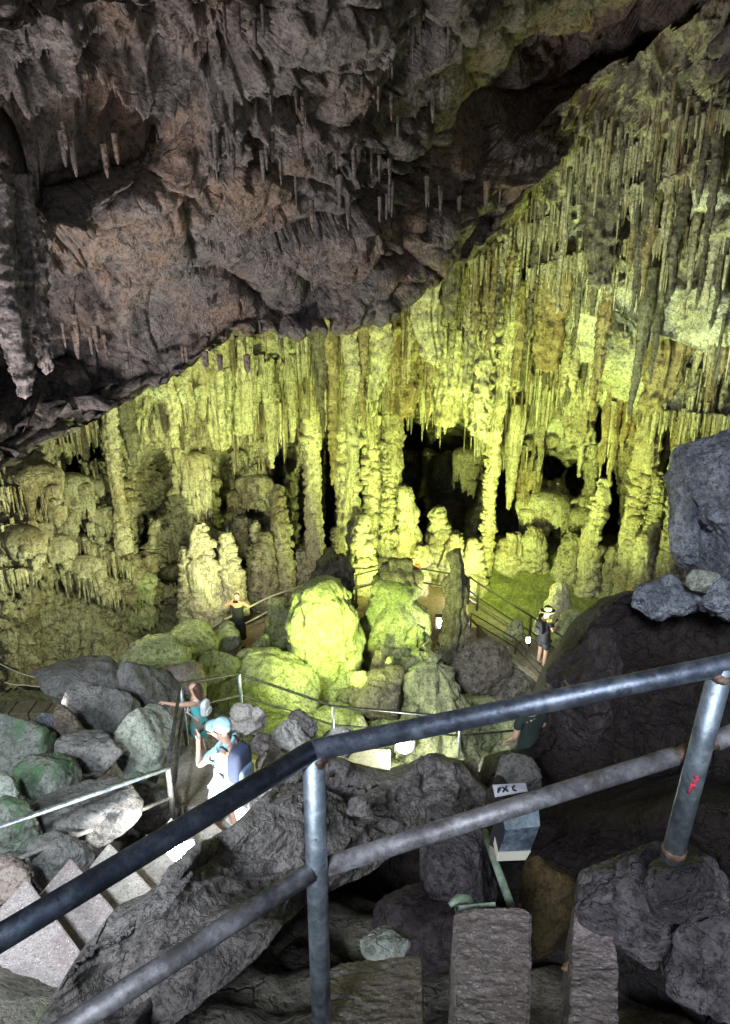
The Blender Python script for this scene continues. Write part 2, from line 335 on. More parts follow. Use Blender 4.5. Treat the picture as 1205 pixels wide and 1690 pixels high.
def sheet(name, mat, u0, u1, nu, vt, vb, nv, Dfn, disp, wrap_top=None, wrap_bot=None):
    us = np.linspace(u0, u1, nu); T, B = vt(us), vb(us)
    t = np.linspace(0, 1, nv)
    U = np.repeat(us[:, None], nv, 1); Vv = T[:, None] + (B - T)[:, None] * t[None]
    D = Dfn(U, Vv); P = PT(U, Vv, D)
    if wrap_top:                          # the rock turns away behind its upper edge: (metres back, metres down, rows)
        bk, dn, n = wrap_top; a = np.linspace(1, 1 / n, n); E = P[:, :1]
        R = E + np.stack([0 * a, bk * a, -dn * a ** 1.8], -1)[None]; P = np.concatenate([R, P], 1)
    if wrap_bot:
        bk, dn, n = wrap_bot; a = np.linspace(1 / n, 1, n); E = P[:, -1:]
        R = E + np.stack([0 * a, bk * a, -dn * a ** 1.8], -1)[None]; P = np.concatenate([P, R], 1)
    nvv = P.shape[1]
    dU = np.gradient(P, axis=0); dV = np.gradient(P, axis=1); Nn = np.cross(dU, dV); Nn /= np.linalg.norm(Nn, axis=-1, keepdims=True) + 1e-9
    s = np.sign((Nn * P).sum(-1).mean()); Nn *= -s
    h = disp(P, Nn)
    fc = np.abs((Nn * P).sum(-1)) / np.linalg.norm(P, axis=-1)
    if h.ndim < P.ndim: h = h * ((0.7 if name == 'cave_ceiling' else 0.25) + (0.3 if name == 'cave_ceiling' else 0.75) * sm(0.10, 0.55, fc))
    if h.ndim == P.ndim: P2 = P + h
    else: P2 = P + Nn * h[..., None]
    Fc = grid(nu, nvv)
    if s < 0: Fc = Fc[:, ::-1]
    return mesh(name, P2.reshape(-1, 3), Fc, mat)

# ---- the brown ceiling mass
def disp_brown(P, N):
    w = P + 0.5 * np.stack([fbm(P * 0.5, 3, 5), fbm(P * 0.5, 3, 6), fbm(P * 0.5, 3, 7)], -1)
    f1, f2, idv = worley(w * V3(0.42, 0.42, 0.55), 3)
    g1, g2, id2 = worley(w * V3(1.3, 1.3, 1.5), 8)
    slab = (idv - 0.5) * 0.75 - 0.30 * np.exp(-(f2 - f1) * 14)
    slab2 = (id2 - 0.5) * 0.20 - 0.10 * np.exp(-(g2 - g1) * 16)
    mask = sm(-0.25, 0.2, fbm(P * 0.35, 3, 44))
    fl = np.abs(vn(w * V3(3.4, 3.4, 0.28), 12)) * 0.50 + np.abs(vn(w * V3(7.5, 7.5, 0.5), 13)) * 0.22 + np.abs(vn(w * V3(14, 14, 1.0), 15)) * 0.07
    zz = P[..., 2] + 0.6 * fbm(P * 0.7, 2, 9); saw = (zz * 0.62) % 1.0
    step = mask * 0.42 * (1 - sm(0.0, 0.12, saw)) * 1 + mask * (-0.28) * saw
    return 0.6 * fbm(P * 0.35, 3, 1) + slab + slab2 + 0.075 * fbm(P * 3.2, 5, 2) + 0.03 * ridge(P * 5, 3, 20) - mask * fl + step
sheet('cave_ceiling', M['brown'], -400, 1600, 560, lambda u: u * 0 - 420, edge_brown, 460, D_brown, disp_brown, wrap_bot=(7, -0.3, 24))['kind'] = 'structure'
# ---- upper vault closing the cave over and round the camera
th = np.linspace(0, 2 * math.pi, 97)[:-1]; ph = np.linspace(-0.5, math.pi / 2, 40)
T_, P_ = np.meshgrid(th, ph, indexing='ij')
X = np.stack([25 * np.cos(P_) * np.cos(T_), 11 + 26 * np.cos(P_) * np.sin(T_), -5 + 17 * np.sin(P_)], -1)
X += X * 0.05 * fbm(X * 0.15, 4, 3)[..., None]
keep = grid(96, 40, True); cy = X.reshape(-1, 3)[keep].mean(1)
mesh('cave_vault', X.reshape(-1, 3), keep[cy[:, 1] > -4.5], M['brown'])['kind'] = 'structure'

# ---- the lit back wall
LEDGES = [([(888, 588), (930, 622), (985, 640)], 1.0, 50), ([(1005, 498), (1060, 545), (1120, 565), (1195, 600), (1400, 650)], 1.1, 55),
          ([(370, 612), (450, 600), (540, 604)], 0.9, 40), ([(230, 700), (300, 676), (400, 664), (500, 640), (560, 636)], 1.3, 50),
          ([(560, 655), (640, 690), (760, 722), (870, 750), (950, 775)], 1.6, 60), ([(1055, 690), (1160, 700), (1400, 720)], 1.2, 50),
          ([(870, 390), (1000, 345), (1205, 270), (1400, 230)], 0.7, 40), ([(850, 470), (940, 440), (1080, 400), (1205, 390), (1400, 380)], 0.8, 45),
          ([(100, 735), (160, 712), (230, 690)], 0.9, 40), ([(620, 560), (740, 545), (860, 560)], 0.8, 50), ([(960, 300), (1205, 190)], 0.5, 30),
          ([(-200, 905), (60, 880), (140, 905), (240, 960)], 0.7, 25), ([(-200, 965), (100, 955), (250, 1000)], 1.5, 40), ([(-200, 830), (80, 820), (220, 890)], 0.5, 25)]
LF = ledge_fn(LEDGES)
Dw0 = nw([(-300, 760, 12), (0, 720, 14.5), (0, 850, 14.2), (0, 950, 14), (0, 1100, 15), (-300, 1050, 11), (150, 720, 17), (150, 850, 17), (150, 950, 16.5), (150, 1080, 17), (250, 750, 20), (300, 900, 20.5), (300, 1010, 20), (300, 650, 17),
         (400, 600, 17.5), (400, 680, 20.5), (400, 780, 23), (400, 900, 23.2), (400, 1000, 21), (500, 560, 17.5), (500, 650, 21), (500, 780, 23.5), (500, 900, 23.5), (500, 980, 22),
         (600, 540, 17.8), (600, 620, 20.5), (600, 700, 23.2), (600, 800, 24), (600, 950, 23), (700, 480, 17.8), (700, 580, 20.5), (700, 690, 23), (700, 820, 24.5), (700, 960, 23),
         (800, 420, 18), (800, 550, 20.5), (800, 680, 22.8), (800, 800, 24.5), (800, 950, 23), (900, 300, 18), (900, 450, 19.5), (900, 600, 21), (900, 750, 23), (900, 900, 23.5), (900, 1000, 22.5),
         (1000, 220, 17), (1000, 400, 18.2), (1000, 550, 19.5), (1000, 700, 21), (1000, 850, 22.5), (1000, 960, 22), (1100, 150, 15.8), (1100, 350, 16.8), (1100, 500, 18), (1100, 650, 19), (1100, 800, 20.5), (1100, 950, 20),
         (1205, 100, 14.5), (1205, 300, 15.3), (1205, 500, 16.2), (1205, 650, 17.2), (1205, 800, 18.5), (1205, 950, 18), (1450, 100, 12), (1450, 500, 13), (1450, 900, 14)], 46)
HOLES = [(668, 760, 34, 88, 9), (745, 790, 46, 72, 9), (826, 835, 18, 70, 8), (1002, 835, 20, 78, 8), (800, 905, 10, 40, 4), (905, 770, 30, 22, 4), (420, 830, 16, 26, 3), (440, 945, 20, 30, 3), (715, 720, 60, 26, 8), (1120, 760, 22, 40, 4), (255, 800, 26, 60, 2.2), (285, 945, 28, 18, 3), (300, 1000, 30, 22, 3), (545, 890, 12, 40, 4), (478, 735, 12, 44, 3), (1130, 875, 12, 60, 4), (150, 745, 30, 14, 3), (950, 790, 16, 34, 4), (1070, 800, 10, 60, 4), (395, 960, 14, 40, 3), (545, 790, 9, 80, 5), (500, 830, 9, 60, 4), (596, 850, 7, 55, 4), (694, 870, 9, 50, 5), (758, 850, 9, 45, 6), (1046, 850, 8, 70, 4), (852, 850, 12, 50, 6), (905, 900, 7, 40, 4), (370, 800, 9, 50, 3), (460, 780, 10, 50, 4), (120, 780, 9, 30, 3), (235, 880, 12, 40, 3), (985, 700, 10, 30, 3)]
# smooth pale sweeps of roof between the rows of stalactites
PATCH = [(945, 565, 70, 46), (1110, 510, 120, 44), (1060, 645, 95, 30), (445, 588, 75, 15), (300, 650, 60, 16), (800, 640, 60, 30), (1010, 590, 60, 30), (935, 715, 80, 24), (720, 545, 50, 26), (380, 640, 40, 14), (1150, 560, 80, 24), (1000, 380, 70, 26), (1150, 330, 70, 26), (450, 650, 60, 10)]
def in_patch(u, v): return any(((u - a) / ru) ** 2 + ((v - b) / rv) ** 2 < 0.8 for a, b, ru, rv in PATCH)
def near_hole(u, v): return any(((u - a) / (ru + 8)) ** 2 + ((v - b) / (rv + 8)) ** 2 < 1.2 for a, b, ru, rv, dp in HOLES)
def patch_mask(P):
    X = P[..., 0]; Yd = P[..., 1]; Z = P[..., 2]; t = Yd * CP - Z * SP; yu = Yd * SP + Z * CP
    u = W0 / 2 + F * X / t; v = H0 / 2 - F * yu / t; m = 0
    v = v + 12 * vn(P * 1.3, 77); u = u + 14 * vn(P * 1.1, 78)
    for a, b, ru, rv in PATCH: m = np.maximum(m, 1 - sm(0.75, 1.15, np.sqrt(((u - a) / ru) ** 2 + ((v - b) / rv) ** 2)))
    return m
def D_wall(u, v):
    D = Dw0(u, v) + LF(u, v)
    for a, b, ru, rv, dp in HOLES:
        q = np.sqrt(((u - a) / ru) ** 2 + ((v - b) / rv) ** 2); D = D + dp * (1 - sm(0.72, 1.12, q))
    return D
def disp_wall(P, N):
    x, y, z = P[..., 0], P[..., 1], P[..., 2]
    w = P + 0.35 * np.stack([fbm(P * 0.8, 3, 25), fbm(P * 0.8, 3, 26), fbm(P * 0.8, 3, 27) * 0.6], -1)
    fl = 0.34 * np.abs(vn(w * V3(2.6, 2.6, 0.22), 12)) + 0.26 * np.abs(vn(w * V3(5.5, 5.5, 0.35), 13)) + 0.10 * np.abs(vn(w * V3(12, 12, 0.8), 14))
    low = sm(-4.5, -6.0, z); ml = 0.55 + 0.45 * sm(-0.25, 0.25, fbm(P * 0.45, 2, 50))
    zz = z + 0.35 * fbm(P * V3(1.6, 1.6, 0.6), 3, 9) + 0.25 * vn(P * V3(3.2, 3.2, 0.3), 19); saw = (zz * 1.9) % 1.0
    cell = np.floor(zz * 1.9)
    lay = (0.34 * (1 - saw) ** 1.0) * (0.6 + 0.8 * _h(cell.astype(np.int64), (x * 1.2).astype(np.int64) * 0, 0, 4)) * (1 - sm(0.90, 1.0, saw))
    f1, f2, idv = worley(w * V3(1.5, 1.5, 1.1), 5)
    knob = 0.28 * (0.6 - f1)
    smooth = sm(0.02, 0.25, fbm(P * 0.6, 2, 61)) * (1 - low) * 0.45
    pm = patch_mask(P); smooth = np.maximum(smooth, pm)
    return 0.45 * fbm(P * 0.45, 3, 1) + (0.18 - fl) * (1.6 - 0.8 * low) * (1 - smooth) + low * ml * (lay - 0.15) + low * knob + 0.10 * fbm(P * 4, 4, 2) + (1 - low) * 0.13 * (idv - 0.5)
wall_top = lambda u: edge_brown(u) - 90
wall_bot = poly([(-400, 1160), (250, 1120), (330, 1060), (420, 1010), (600, 1000), (1600, 1060)])
_w = sheet('cave_wall', M['wall'], -400, 1560, 720, wall_top, wall_bot, 470, D_wall, disp_wall); _w['kind'] = 'structure'
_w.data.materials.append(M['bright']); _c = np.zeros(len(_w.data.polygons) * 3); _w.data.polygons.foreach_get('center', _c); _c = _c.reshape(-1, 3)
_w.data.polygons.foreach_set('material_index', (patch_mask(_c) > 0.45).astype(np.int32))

# ---- cave floor
def floor_z(x, y):
    z = np.maximum(-1.95 - 0.71 * y, -10.75)
    z = z - 0.5 * np.exp(-((x - 4.6) ** 2 / 6 + (y - 19.0) ** 2 / 8))
    z = z + 1.6 * sm(-6.5, -12, x) * sm(8, 13, y) - 0.3
    return z
nx, ny = 330, 300
gx = np.linspace(-22, 20, nx); gy = np.linspace(-3, 33, ny); GX, GY = np.meshgrid(gx, gy, indexing='ij')
GZ = floor_z(GX, GY); P = np.stack([GX, GY, GZ], -1)
f1, f2, idv = worley(P * 0.9, 2); g1, g2, id2 = worley(P * 2.1, 3)
P[..., 2] += 0.35 * fbm(P * 0.5, 3, 4) + 0.5 * (0.5 - f1) * sm(-0.3, 0.4, fbm(P * 0.3, 2, 8)) + 0.22 * (0.5 - g1) + 0.08 * fbm(P * 4, 3, 4)
mesh('cave_floor', P.reshape(-1, 3), grid(nx, ny), M['floor'])['kind'] = 'structure'

bx, by = np.meshgrid(np.linspace(2.6, 10.5, 150), np.linspace(14.5, 23.5, 170), indexing='ij')
Q_ = np.stack([bx, by, -10.98 + 1.5 * sm(18.2, 23.5, by) + 0 * bx], -1); Q_[..., 2] += 0.14 * fbm(Q_ * 1.1, 4, 3) + 0.03 * fbm(Q_ * 7, 3, 4)
mesh('moss_ground', Q_.reshape(-1, 3), grid(150, 170), M['moss'])['kind'] = 'structure'
# ---- foreground rock ridge
ridge_top = poly([(60, 1700), (110, 1612), (150, 1564), (185, 1552), (235, 1520), (255, 1486), (300, 1450), (380, 1394), (430, 1344), (470, 1296), (510, 1270), (560, 1276), (600, 1294), (620, 1296), (645, 1296), (690, 1280), (712, 1268), (740, 1270), (770, 1276), (800, 1312), (830, 1350)])
ridge_bot = poly([(60, 1850), (300, 1680), (380, 1620), (440, 1560), (520, 1480), (600, 1440), (700, 1370), (770, 1335), (830, 1348)])
D_ridge = nw([(100, 1650, 2.6), (200, 1560, 2.9), (300, 1500, 3.2), (300, 1600, 2.6), (400, 1400, 4.0), (400, 1550, 3.0), (500, 1280, 5.0), (500, 1400, 4.0), (600, 1260, 5.6), (600, 1380, 4.6), (700, 1250, 6.0), (700, 1340, 5.2), (800, 1310, 6.2), (100, 1800, 2.2)], 60)
def disp_ridge(P, N):
    d = np.array([0.50, 0.70, -0.50]); a = (P * d).sum(-1); Q = P - d * a[..., None] * 0.90
    w = Q + 0.12 * np.stack([fbm(P * 1.5, 3, 5), fbm(P * 1.5, 3, 6), fbm(P * 1.5, 3, 7)], -1)
    f1, f2, idv = worley(P * 1.1, 4)
    return np.clip(P[..., 1] / 5, .38, 1) * (0.14 * fbm(P * 0.8, 2, 1) + 0.15 * ridge(w * 2.6, 3, 3) + 0.05 * ridge(w * 8, 3, 5) + 0.018 * fbm(P * 14, 3, 9))
sheet('rock_ridge', M['ridge'], 60, 832, 420, ridge_top, ridge_bot, 260, D_ridge, disp_ridge, (2.2, 3.4, 26), (1.2, 1.2, 20))['kind'] = 'structure'

# ---- dark rock mass on the right and the pit under the handrail
mass_top = poly([(300, 1560), (420, 1480), (520, 1400), (700, 1352), (780, 1348), (800, 1310), (815, 1275), (855, 1262), (890, 1250), (906, 1180), (920, 1115), (935, 1082), (955, 1056), (985, 1014), (1020, 990), (1060, 980), (1130, 988), (1205, 995), (1600, 970)])
D_mass = nw([(350, 1600, 3.8), (500, 1450, 5.2), (500, 1650, 3.6), (700, 1380, 5.8), (700, 1600, 4.0), (820, 1300, 6.6), (830, 1450, 5.2), (830, 1650, 3.4), (900, 1080, 9.2), (950, 1200, 8.0), (950, 1400, 5.6), (950, 1600, 3.6), (1050, 1000, 8.8), (1050, 1200, 7.2), (1100, 1400, 5.0), (1100, 1600, 3.2), (1205, 1000, 8.4), (1205, 1200, 6.6), (1205, 1400, 4.4), (1205, 1650, 2.8), (1500, 1000, 7), (1500, 1500, 3.5)], 60)
def disp_mass(P, N):
    w = P + 0.3 * np.stack([fbm(P, 3, 5), fbm(P, 3, 6), fbm(P, 3, 7)], -1)
    f1, f2, idv = worley(w * 0.75, 14); g1, g2, i2 = worley(w * 2.3, 15)
    return 0.28 * fbm(P * 0.7, 3, 31) + 0.30 * (0.25 - f1) + 0.13 * (0.4 - g1) + 0.08 * fbm(P * 5, 4, 2)
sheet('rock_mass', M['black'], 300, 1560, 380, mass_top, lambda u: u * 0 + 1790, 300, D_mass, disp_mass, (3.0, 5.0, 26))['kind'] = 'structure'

# ------------------------------------------------------------------ boulders
def ico(n):
    bm = bmesh.new(); bmesh.ops.create_icosphere(bm, subdivisions=n, radius=1)
    V = np.array([v.co[:] for v in bm.verts]); Fc = np.array([[v.index for v in f.verts] for f in bm.faces]); bm.free(); return V, Fc
ICO = {n: ico(n) for n in (3, 4, 5, 6)}
def rotm(rx, ry, rz):
    return np.array(Matrix.Rotation(rz, 3, 'Z') @ Matrix.Rotation(ry, 3, 'Y') @ Matrix.Rotation(rx, 3, 'X'))
def rock_shape(c, dims, seed, n=5, facets=13, rough=0.095, soft=16, ribs=0, rot=(0, 0, 0)):
    rng = np.random.RandomState(seed); V, Fc = ICO[n]; c = np.array(c)
    nn = rng.normal(size=(facets, 3)); nn /= np.linalg.norm(nn, axis=1, keepdims=True); d = rng.uniform(0.62, 1.0, facets)
    k = np.clip(V @ nn.T, 0.02, None) / d; r = 1.0 / (np.sum(k ** soft, 1) + 0.85 ** soft) ** (1 / soft)
    p = V * r[:, None]; p = (p @ rotm(*rot).T) * np.array(dims)
    s = float(np.mean(dims)); q = (p + c)
    h = rough * s * (fbm(q * 1.6 / s, 4, seed) * 1.5 + 0.5 * ridge(q * 3.2 / s, 3, seed + 3)) + 0.03 * s * fbm(q * 9 / s, 4, seed) - 0.05 * s * np.exp(-(lambda w: w[1] - w[0])(worley(q * 1.5 / s + 0.2 * fbm(q * 3 / s, 2, 9)[:, None], seed)) * 16)
    if ribs: h += ribs * s * ridge((q + 0.2 * s * fbm(q / s, 2, 3)[:, None]) * V3(1.2, 1.2, 6) / s, 2, seed + 9)
    return p + V * h[:, None] + c, Fc
def boulder(u, v, ru, rv, D, mat, label, seed, name='boulder', cat='rock', rot=(0, 0, 0), depth=0.9, group=None, n=5, **kw):
    c = PV(u, v, D); m = pxm(u, v, D); rx, rz = ru * m, rv * m
    V, Fc = rock_shape(c, (rx, (rx + rz) / 2 * depth, rz * 1.08), seed, n=n, rot=rot, **kw)
    return tag(mesh(name, V, Fc, M[mat], loc=(c.x, c.y, c.z - rz)), label, cat, group)

BO = [
 (235, 1228, 54, 66, 8.0, 'paleb', 'large pale green boulder right against the outside of the stair railing', 11, {'facets': 14}),
 (158, 1185, 62, 52, 8.8, 'boulder', 'grey angular boulder behind and left of the pale green boulder', 12, {}),
 (150, 1130, 88, 48, 10.2, 'boulder', 'broad dark grey slab of rock highest in the left boulder pile', 13, {'rot': (0, 0.5, 0)}),
 (235, 1150, 60, 60, 9.8, 'boulder', 'dark leaning rock slab under the bright mossy patch', 14, {'rot': (0, -0.6, 0)}),
 (112, 1208, 32, 42, 8.0, 'ribbed', 'narrow upright brownish boulder in the middle of the left pile', 15, {}),
 (150, 1250, 55, 42, 7.3, 'boulder', 'low grey brown boulder between the pale and the green boulder', 16, {}),
 (28, 1228, 62, 54, 7.4, 'greenb', 'big dark green algae covered boulder at the left edge of the picture', 17, {}),
 (84, 1288, 56, 42, 6.6, 'greenb', 'flat faced green mossy boulder just above the lower handrail', 18, {}),
 (8, 1308, 24, 26, 6.0, 'paleb', 'small pale mint boulder at the left edge of the picture', 19, {}),
 (75, 1215, 30, 30, 7.9, 'blueb', 'bluish grey boulder beside the big algae covered one', 20, {}),
 (212, 1308, 32, 28, 7.0, 'greenb', 'small rounded green boulder seen between the two lower rails', 21, {}),
 (12, 1372, 52, 46, 5.4, 'greenb', 'green boulder at the left edge behind the lower rails', 22, {}),
 (140, 1352, 98, 48, 5.9, 'boulder', 'wide smooth dark grey rock slope behind the lower rails', 23, {'rot': (0, 0.4, 0)}),
 (255, 1330, 46, 38, 6.8, 'boulder', 'cracked grey rock at the foot of the stair railing post', 24, {}),
 (95, 1420, 50, 42, 5.2, 'boulder', 'round grey boulder beside the upper stair edge', 25, {}),
 (22, 1452, 44, 30, 4.7, 'pink', 'pinkish grey boulder beside the lowest visible steps', 26, {}),
 (300, 1135, 46, 46, 10.6, 'ribbed', 'ribbed brown boulder behind the pointing woman', 27, {'ribs': 0.05}),
 (282, 1190, 30, 34, 9.6, 'ribbed', 'brown grey rock outside the stair railing below the ribbed boulder', 28, {}),
 (255, 1095, 56, 52, 12.6, 'mossy', 'bright yellow green mossy rock mass above the grey boulders', 29, {'rough': 0.16}),
 (310, 1060, 44, 30, 14.5, 'mossy', 'green mossy rock below the left end of the far railing', 30, {'rough': 0.12}),
 (430, 1150, 84, 62, 14.0, 'mossy', 'huge yellow lit boulder behind the corner of the stair railing', 31, {'facets': 10}),
 (465, 1195, 50, 26, 13.2, 'mossy', 'flat yellow lit block under the huge yellow boulder', 32, {}),
 (362, 1040 + 20, 30, 30, 15.5, 'boulder', 'dark rounded rock in front of the woman in black', 33, {}),
 (430, 1082, 24, 30, 15.5, 'mossy', 'pale green block at the feet of the woman in black', 34, {}),
 (350, 1100, 40, 26, 14.0, 'mossy', 'yellow green rock above the top of the stair railing', 35, {}),
 (545, 1195, 46, 30, 13.4, 'mossy', 'yellow lit rock under the middle post of the stair railing', 36, {}),
 (625, 1140, 46, 40, 13.6, 'darkcal', 'shadowed knobbly rock left of the ribbed stone cone', 37, {'rough': 0.16}),
 (597, 1120, 20, 16, 13.6, 'mossy', 'small bright rock lump leaning on the great dome stalagmite', 38, {}),
 (660, 1195, 56, 28, 13.6, 'mossy', 'yellow green rock below the ribbed stone cone', 39, {'rough': 0.12}),
 (825, 1205, 90, 46, 14.0, 'mossy', 'wide yellow green rock bank behind the man in the black shirt', 40, {'rough': 0.12}),
 (740, 1225, 80, 34, 13.4, 'mossy', 'rough yellow green rock bank right of the floodlight', 41, {'rough': 0.12}),
 (800, 1110, 46, 44, 14.2, 'darkcal', 'dark angular rock below the shaded column', 42, {}),
 (845, 1130, 34, 34, 14.2, 'darkcal', 'dark rock under the walkway edge', 43, {}),
 (1195, 850, 82, 118, 9.6, 'blueb', 'big bluish grey rock face at the right edge of the picture', 44, {'rot': (0, 0.5, 0), 'n': 6, 'rough': 0.16, 'facets': 9}),
 (1130, 880, 24, 60, 9.4, 'blueb', 'narrow upright bluish rock left of the big rock face', 45, {}),
 (1162, 962, 30, 18, 8.3, 'paleb', 'small pale stone lying on the top of the dark rock mass', 46, {}),
 (1090, 985, 60, 26, 8.6, 'blueb', 'low grey rock shelf along the top of the dark rock mass', 47, {'rough': 0.2}),
 (1200, 990, 50, 26, 8.0, 'blueb', 'grey rock shelf at the right edge beside the small pale stone', 147, {'rough': 0.2}),
 (1165, 790, 36, 60, 10.4, 'blueb', 'pointed upper shoulder of rock above the big bluish face', 148, {'rough': 0.2}),
 (965, 1150, 66, 100, 8.2, 'dimrock', 'dark purplish boulder above the handrail beside the walkway', 48, {'n': 6, 'rot': (0.3, 0.3, 0), 'rough': 0.2, 'facets': 9}),
 (926, 1108, 24, 28, 8.6, 'dimrock', 'small dark rounded rock in front of the man in the dark hat', 49, {}),
 (852, 1284, 42, 34, 6.2, 'boulder', 'dark blocky rock above the white numbered plate', 50, {'rot': (0, 0.2, 0.3)}),
 (770, 1290, 32, 42, 6.6, 'ribbed', 'brown rock slab at the right end of the rock ridge', 51, {'rot': (0, -0.4, 0)}),
 (592, 1330, 20, 18, 4.6, 'ridge', 'rounded knob sticking out of the rock ridge', 52, {}),
 (640, 1560, 40, 24, 2.7, 'paleb', 'pale greenish stone resting against the lower slab', 53, {}),
 (960, 1592, 36, 24, 1.95, 'orange', 'orange brown stone at the bottom edge between slab and boulder', 54, {}),
 (905, 1500, 58, 76, 2.7, 'ochreg', 'ochre earthy rock behind the wedge shaped slab', 55, {'rot': (0, 0.5, 0)}),
]
for u, v, ru, rv, D, mt, lab, sd, kw in BO:
    boulder(u, v, ru, rv, D, mt, lab, sd, **kw)
# folded boulder that carries the right post and its neighbour
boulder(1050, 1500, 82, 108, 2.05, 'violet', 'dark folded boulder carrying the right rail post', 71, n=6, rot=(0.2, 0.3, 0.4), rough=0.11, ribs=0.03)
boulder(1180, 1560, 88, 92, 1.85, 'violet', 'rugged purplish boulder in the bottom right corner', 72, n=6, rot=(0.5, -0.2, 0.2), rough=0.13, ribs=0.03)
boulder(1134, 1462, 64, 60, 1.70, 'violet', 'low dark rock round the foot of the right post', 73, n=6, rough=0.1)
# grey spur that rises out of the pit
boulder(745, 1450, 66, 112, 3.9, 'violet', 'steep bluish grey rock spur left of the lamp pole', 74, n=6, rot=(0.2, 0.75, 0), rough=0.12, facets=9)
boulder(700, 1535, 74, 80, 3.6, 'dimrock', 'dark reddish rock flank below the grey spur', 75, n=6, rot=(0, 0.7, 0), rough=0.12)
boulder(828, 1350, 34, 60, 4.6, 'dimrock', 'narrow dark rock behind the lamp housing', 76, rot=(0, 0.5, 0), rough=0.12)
# pitted pale stones edging the stair turn
for i, (u, v, r, D, lab) in enumerate([(410, 1185, 26, 8.6, 'pitted reddish white stone standing at the railing corner'), (440, 1235, 20, 8.0, 'dark pitted stone beside the stair turn'), (478, 1215, 30, 7.6, 'pale jagged stone on the crest of the ridge'),
        (500, 1195, 22, 7.8, 'dark jagged stone on top of the pale crest stone'), (445, 1270, 28, 7.0, 'white pitted stone behind the backpack'), (430, 1310, 26, 6.4, 'white holed stone at the stair edge beside the man'), (412, 1345, 24, 6.0, 'brown white stone at the feet of the man'), (560, 1225, 26, 8.2, 'grey stone kerb left of the floodlight')]):
    boulder(u, v, r, r, D, 'whiteb' if i not in (1, 3) else 'ridge', lab, 90 + i, rough=0.2, facets=8)

# ------------------------------------------------------------------ stalactites, columns, stalagmites
def lathe(prof, base, seed, n=26, flute=0.12, fk=5, rag=0.05, lean=(0, 0), ell=1.0, layer=0, lk=2.5, tipw=0.0):
    """prof: list of (z, r) bottom to top in metres relative to base"""
    P = np.array(prof, float); zs = P[:, 0]; L = zs[-1] - zs[0]
    m = max(10, min(150, int(abs(L) / max(0.03, P[:, 1].max() * 2 * math.pi / n * 0.9))))
    z = np.linspace(zs[0], zs[-1], m); r = np.interp(z, zs, P[:, 1])
    a = np.linspace(0, 2 * math.pi, n + 1)[:-1]
    A, Z = np.meshgrid(a, z, indexing='xy'); R = np.repeat(r[:, None], n, 1); s = P[:, 1].max()
    c = np.array(base)
    Q = np.stack([np.cos(A), np.sin(A), Z * 0.0], -1)
    nz = np.abs(vn(np.stack([np.cos(A) * fk * 0.5, np.sin(A) * fk * 0.5, Z * 0.35 / max(s, 0.05) * 0.25 + seed * 1.7], -1), seed)) - 0.4
    R = R * (1 - flute * 2.2 * nz)
    wob = np.stack([vn(np.stack([Z * 1.2 / (s * 5), Z * 0, Z * 0 + seed], -1), 5) * s * 0.35, vn(np.stack([Z * 0, Z * 1.2 / (s * 5), Z * 0 + seed], -1), 6) * s * 0.35], -1)
    X = np.stack([np.cos(A) * R * ell + wob[..., 0] + lean[0] * (Z - zs[0]) / max(abs(L), .01), np.sin(A) * R + wob[..., 1] + lean[1] * (Z - zs[0]) / max(abs(L), .01), Z], -1) + c
    if layer:
        zz = Z / s * 0.5 * lk * 0.5 + 0.9 * vn(X * 0.9 / s + seed, 7) + 0.5 * vn(np.stack([np.cos(A) * 1.5, np.sin(A) * 1.5, Z * 0.6 / s + seed], -1), 8)
        saw = zz % 1.0; am = 0.4 + 0.8 * (vn(X * 0.7 / s, 11) * .5 + .5)
        k = layer * s * ((1 - saw) * (1 - sm(0.86, 1, saw)) - 0.4) * am; X = X + Q * k[..., None]
    h = rag * s * (fbm(X * 2.2 / s, 4, seed) * 1.6) + 0.02 * s * fbm(X * 9 / s, 2, seed)
    X = X + Q * h[..., None]
    V = np.concatenate([X.reshape(-1, 3), [X[0].mean(0) - [0, 0, tipw], X[-1].mean(0)]]); nv = m * n
    i = np.arange(m - 1)[:, None] * n; k = np.arange(n)[None]; k2 = (k + 1) % n
    q = np.stack([(i + k), (i + k2), (i + n + k2), (i + n + k)], -1).reshape(-1, 4)
    return V, q, n, nv, m
def lathe_obj(name, mat, base, prof, seed, smooth=True, **k):
    V, q, n, nv, m = lathe(prof, base, seed, **k)
    F_ = q.tolist() + [(nv, (j + 1) % n, j) for j in range(n)] + [(nv + 1, nv - n + j, nv - n + (j + 1) % n) for j in range(n)]
    return mesh(name, V, F_, mat, smooth=smooth, loc=tuple(base))

rnd = random.Random(7)
def label_named(l): return l in NAMED
def stalactite(u, v, lpx, rpx, dD=0.0, mat='pale', label=None, group=None, blunt=None, flute=0.24, D=None, n=22, ell=1.0, name='stalactite', cat='stalactite', layer=0, thin=1.0):
    if D is None and not label_named(label) and (in_patch(u, v) or in_patch(u, v + lpx * 0.55)): return None
    D = (float(D_wall(np.array(float(u)), np.array(float(v)))) if D is None else D) + dD
    top = PV(u, v, D); m = pxm(u, v, D); L = lpx * m / 0.95; r = rpx * m
    bl = rnd.uniform(0.12, 0.5) if blunt is None else blunt
    ext = 1.5                              # rooted into the roof
    prof = [(-L, r * bl * 0.35), (-L * 0.985, r * bl), (-L * 0.7, r * (0.5 + bl * 0.45)), (-L * 0.3, r * 0.9), (0, r * 1.1), (ext * 0.3, r * 1.25), (ext, r * 1.2)]
    o = lathe_obj(name, M[mat], top, prof, rnd.randint(0, 9999), n=n, flute=flute, fk=rnd.choice((4, 5, 6, 8)), rag=rnd.uniform(0.12, 0.30), ell=ell, tipw=r * bl * 0.4, layer=layer,
                  lean=(rnd.uniform(-.12, .12) * r, 0))
    tag(o, label, cat, group); return o

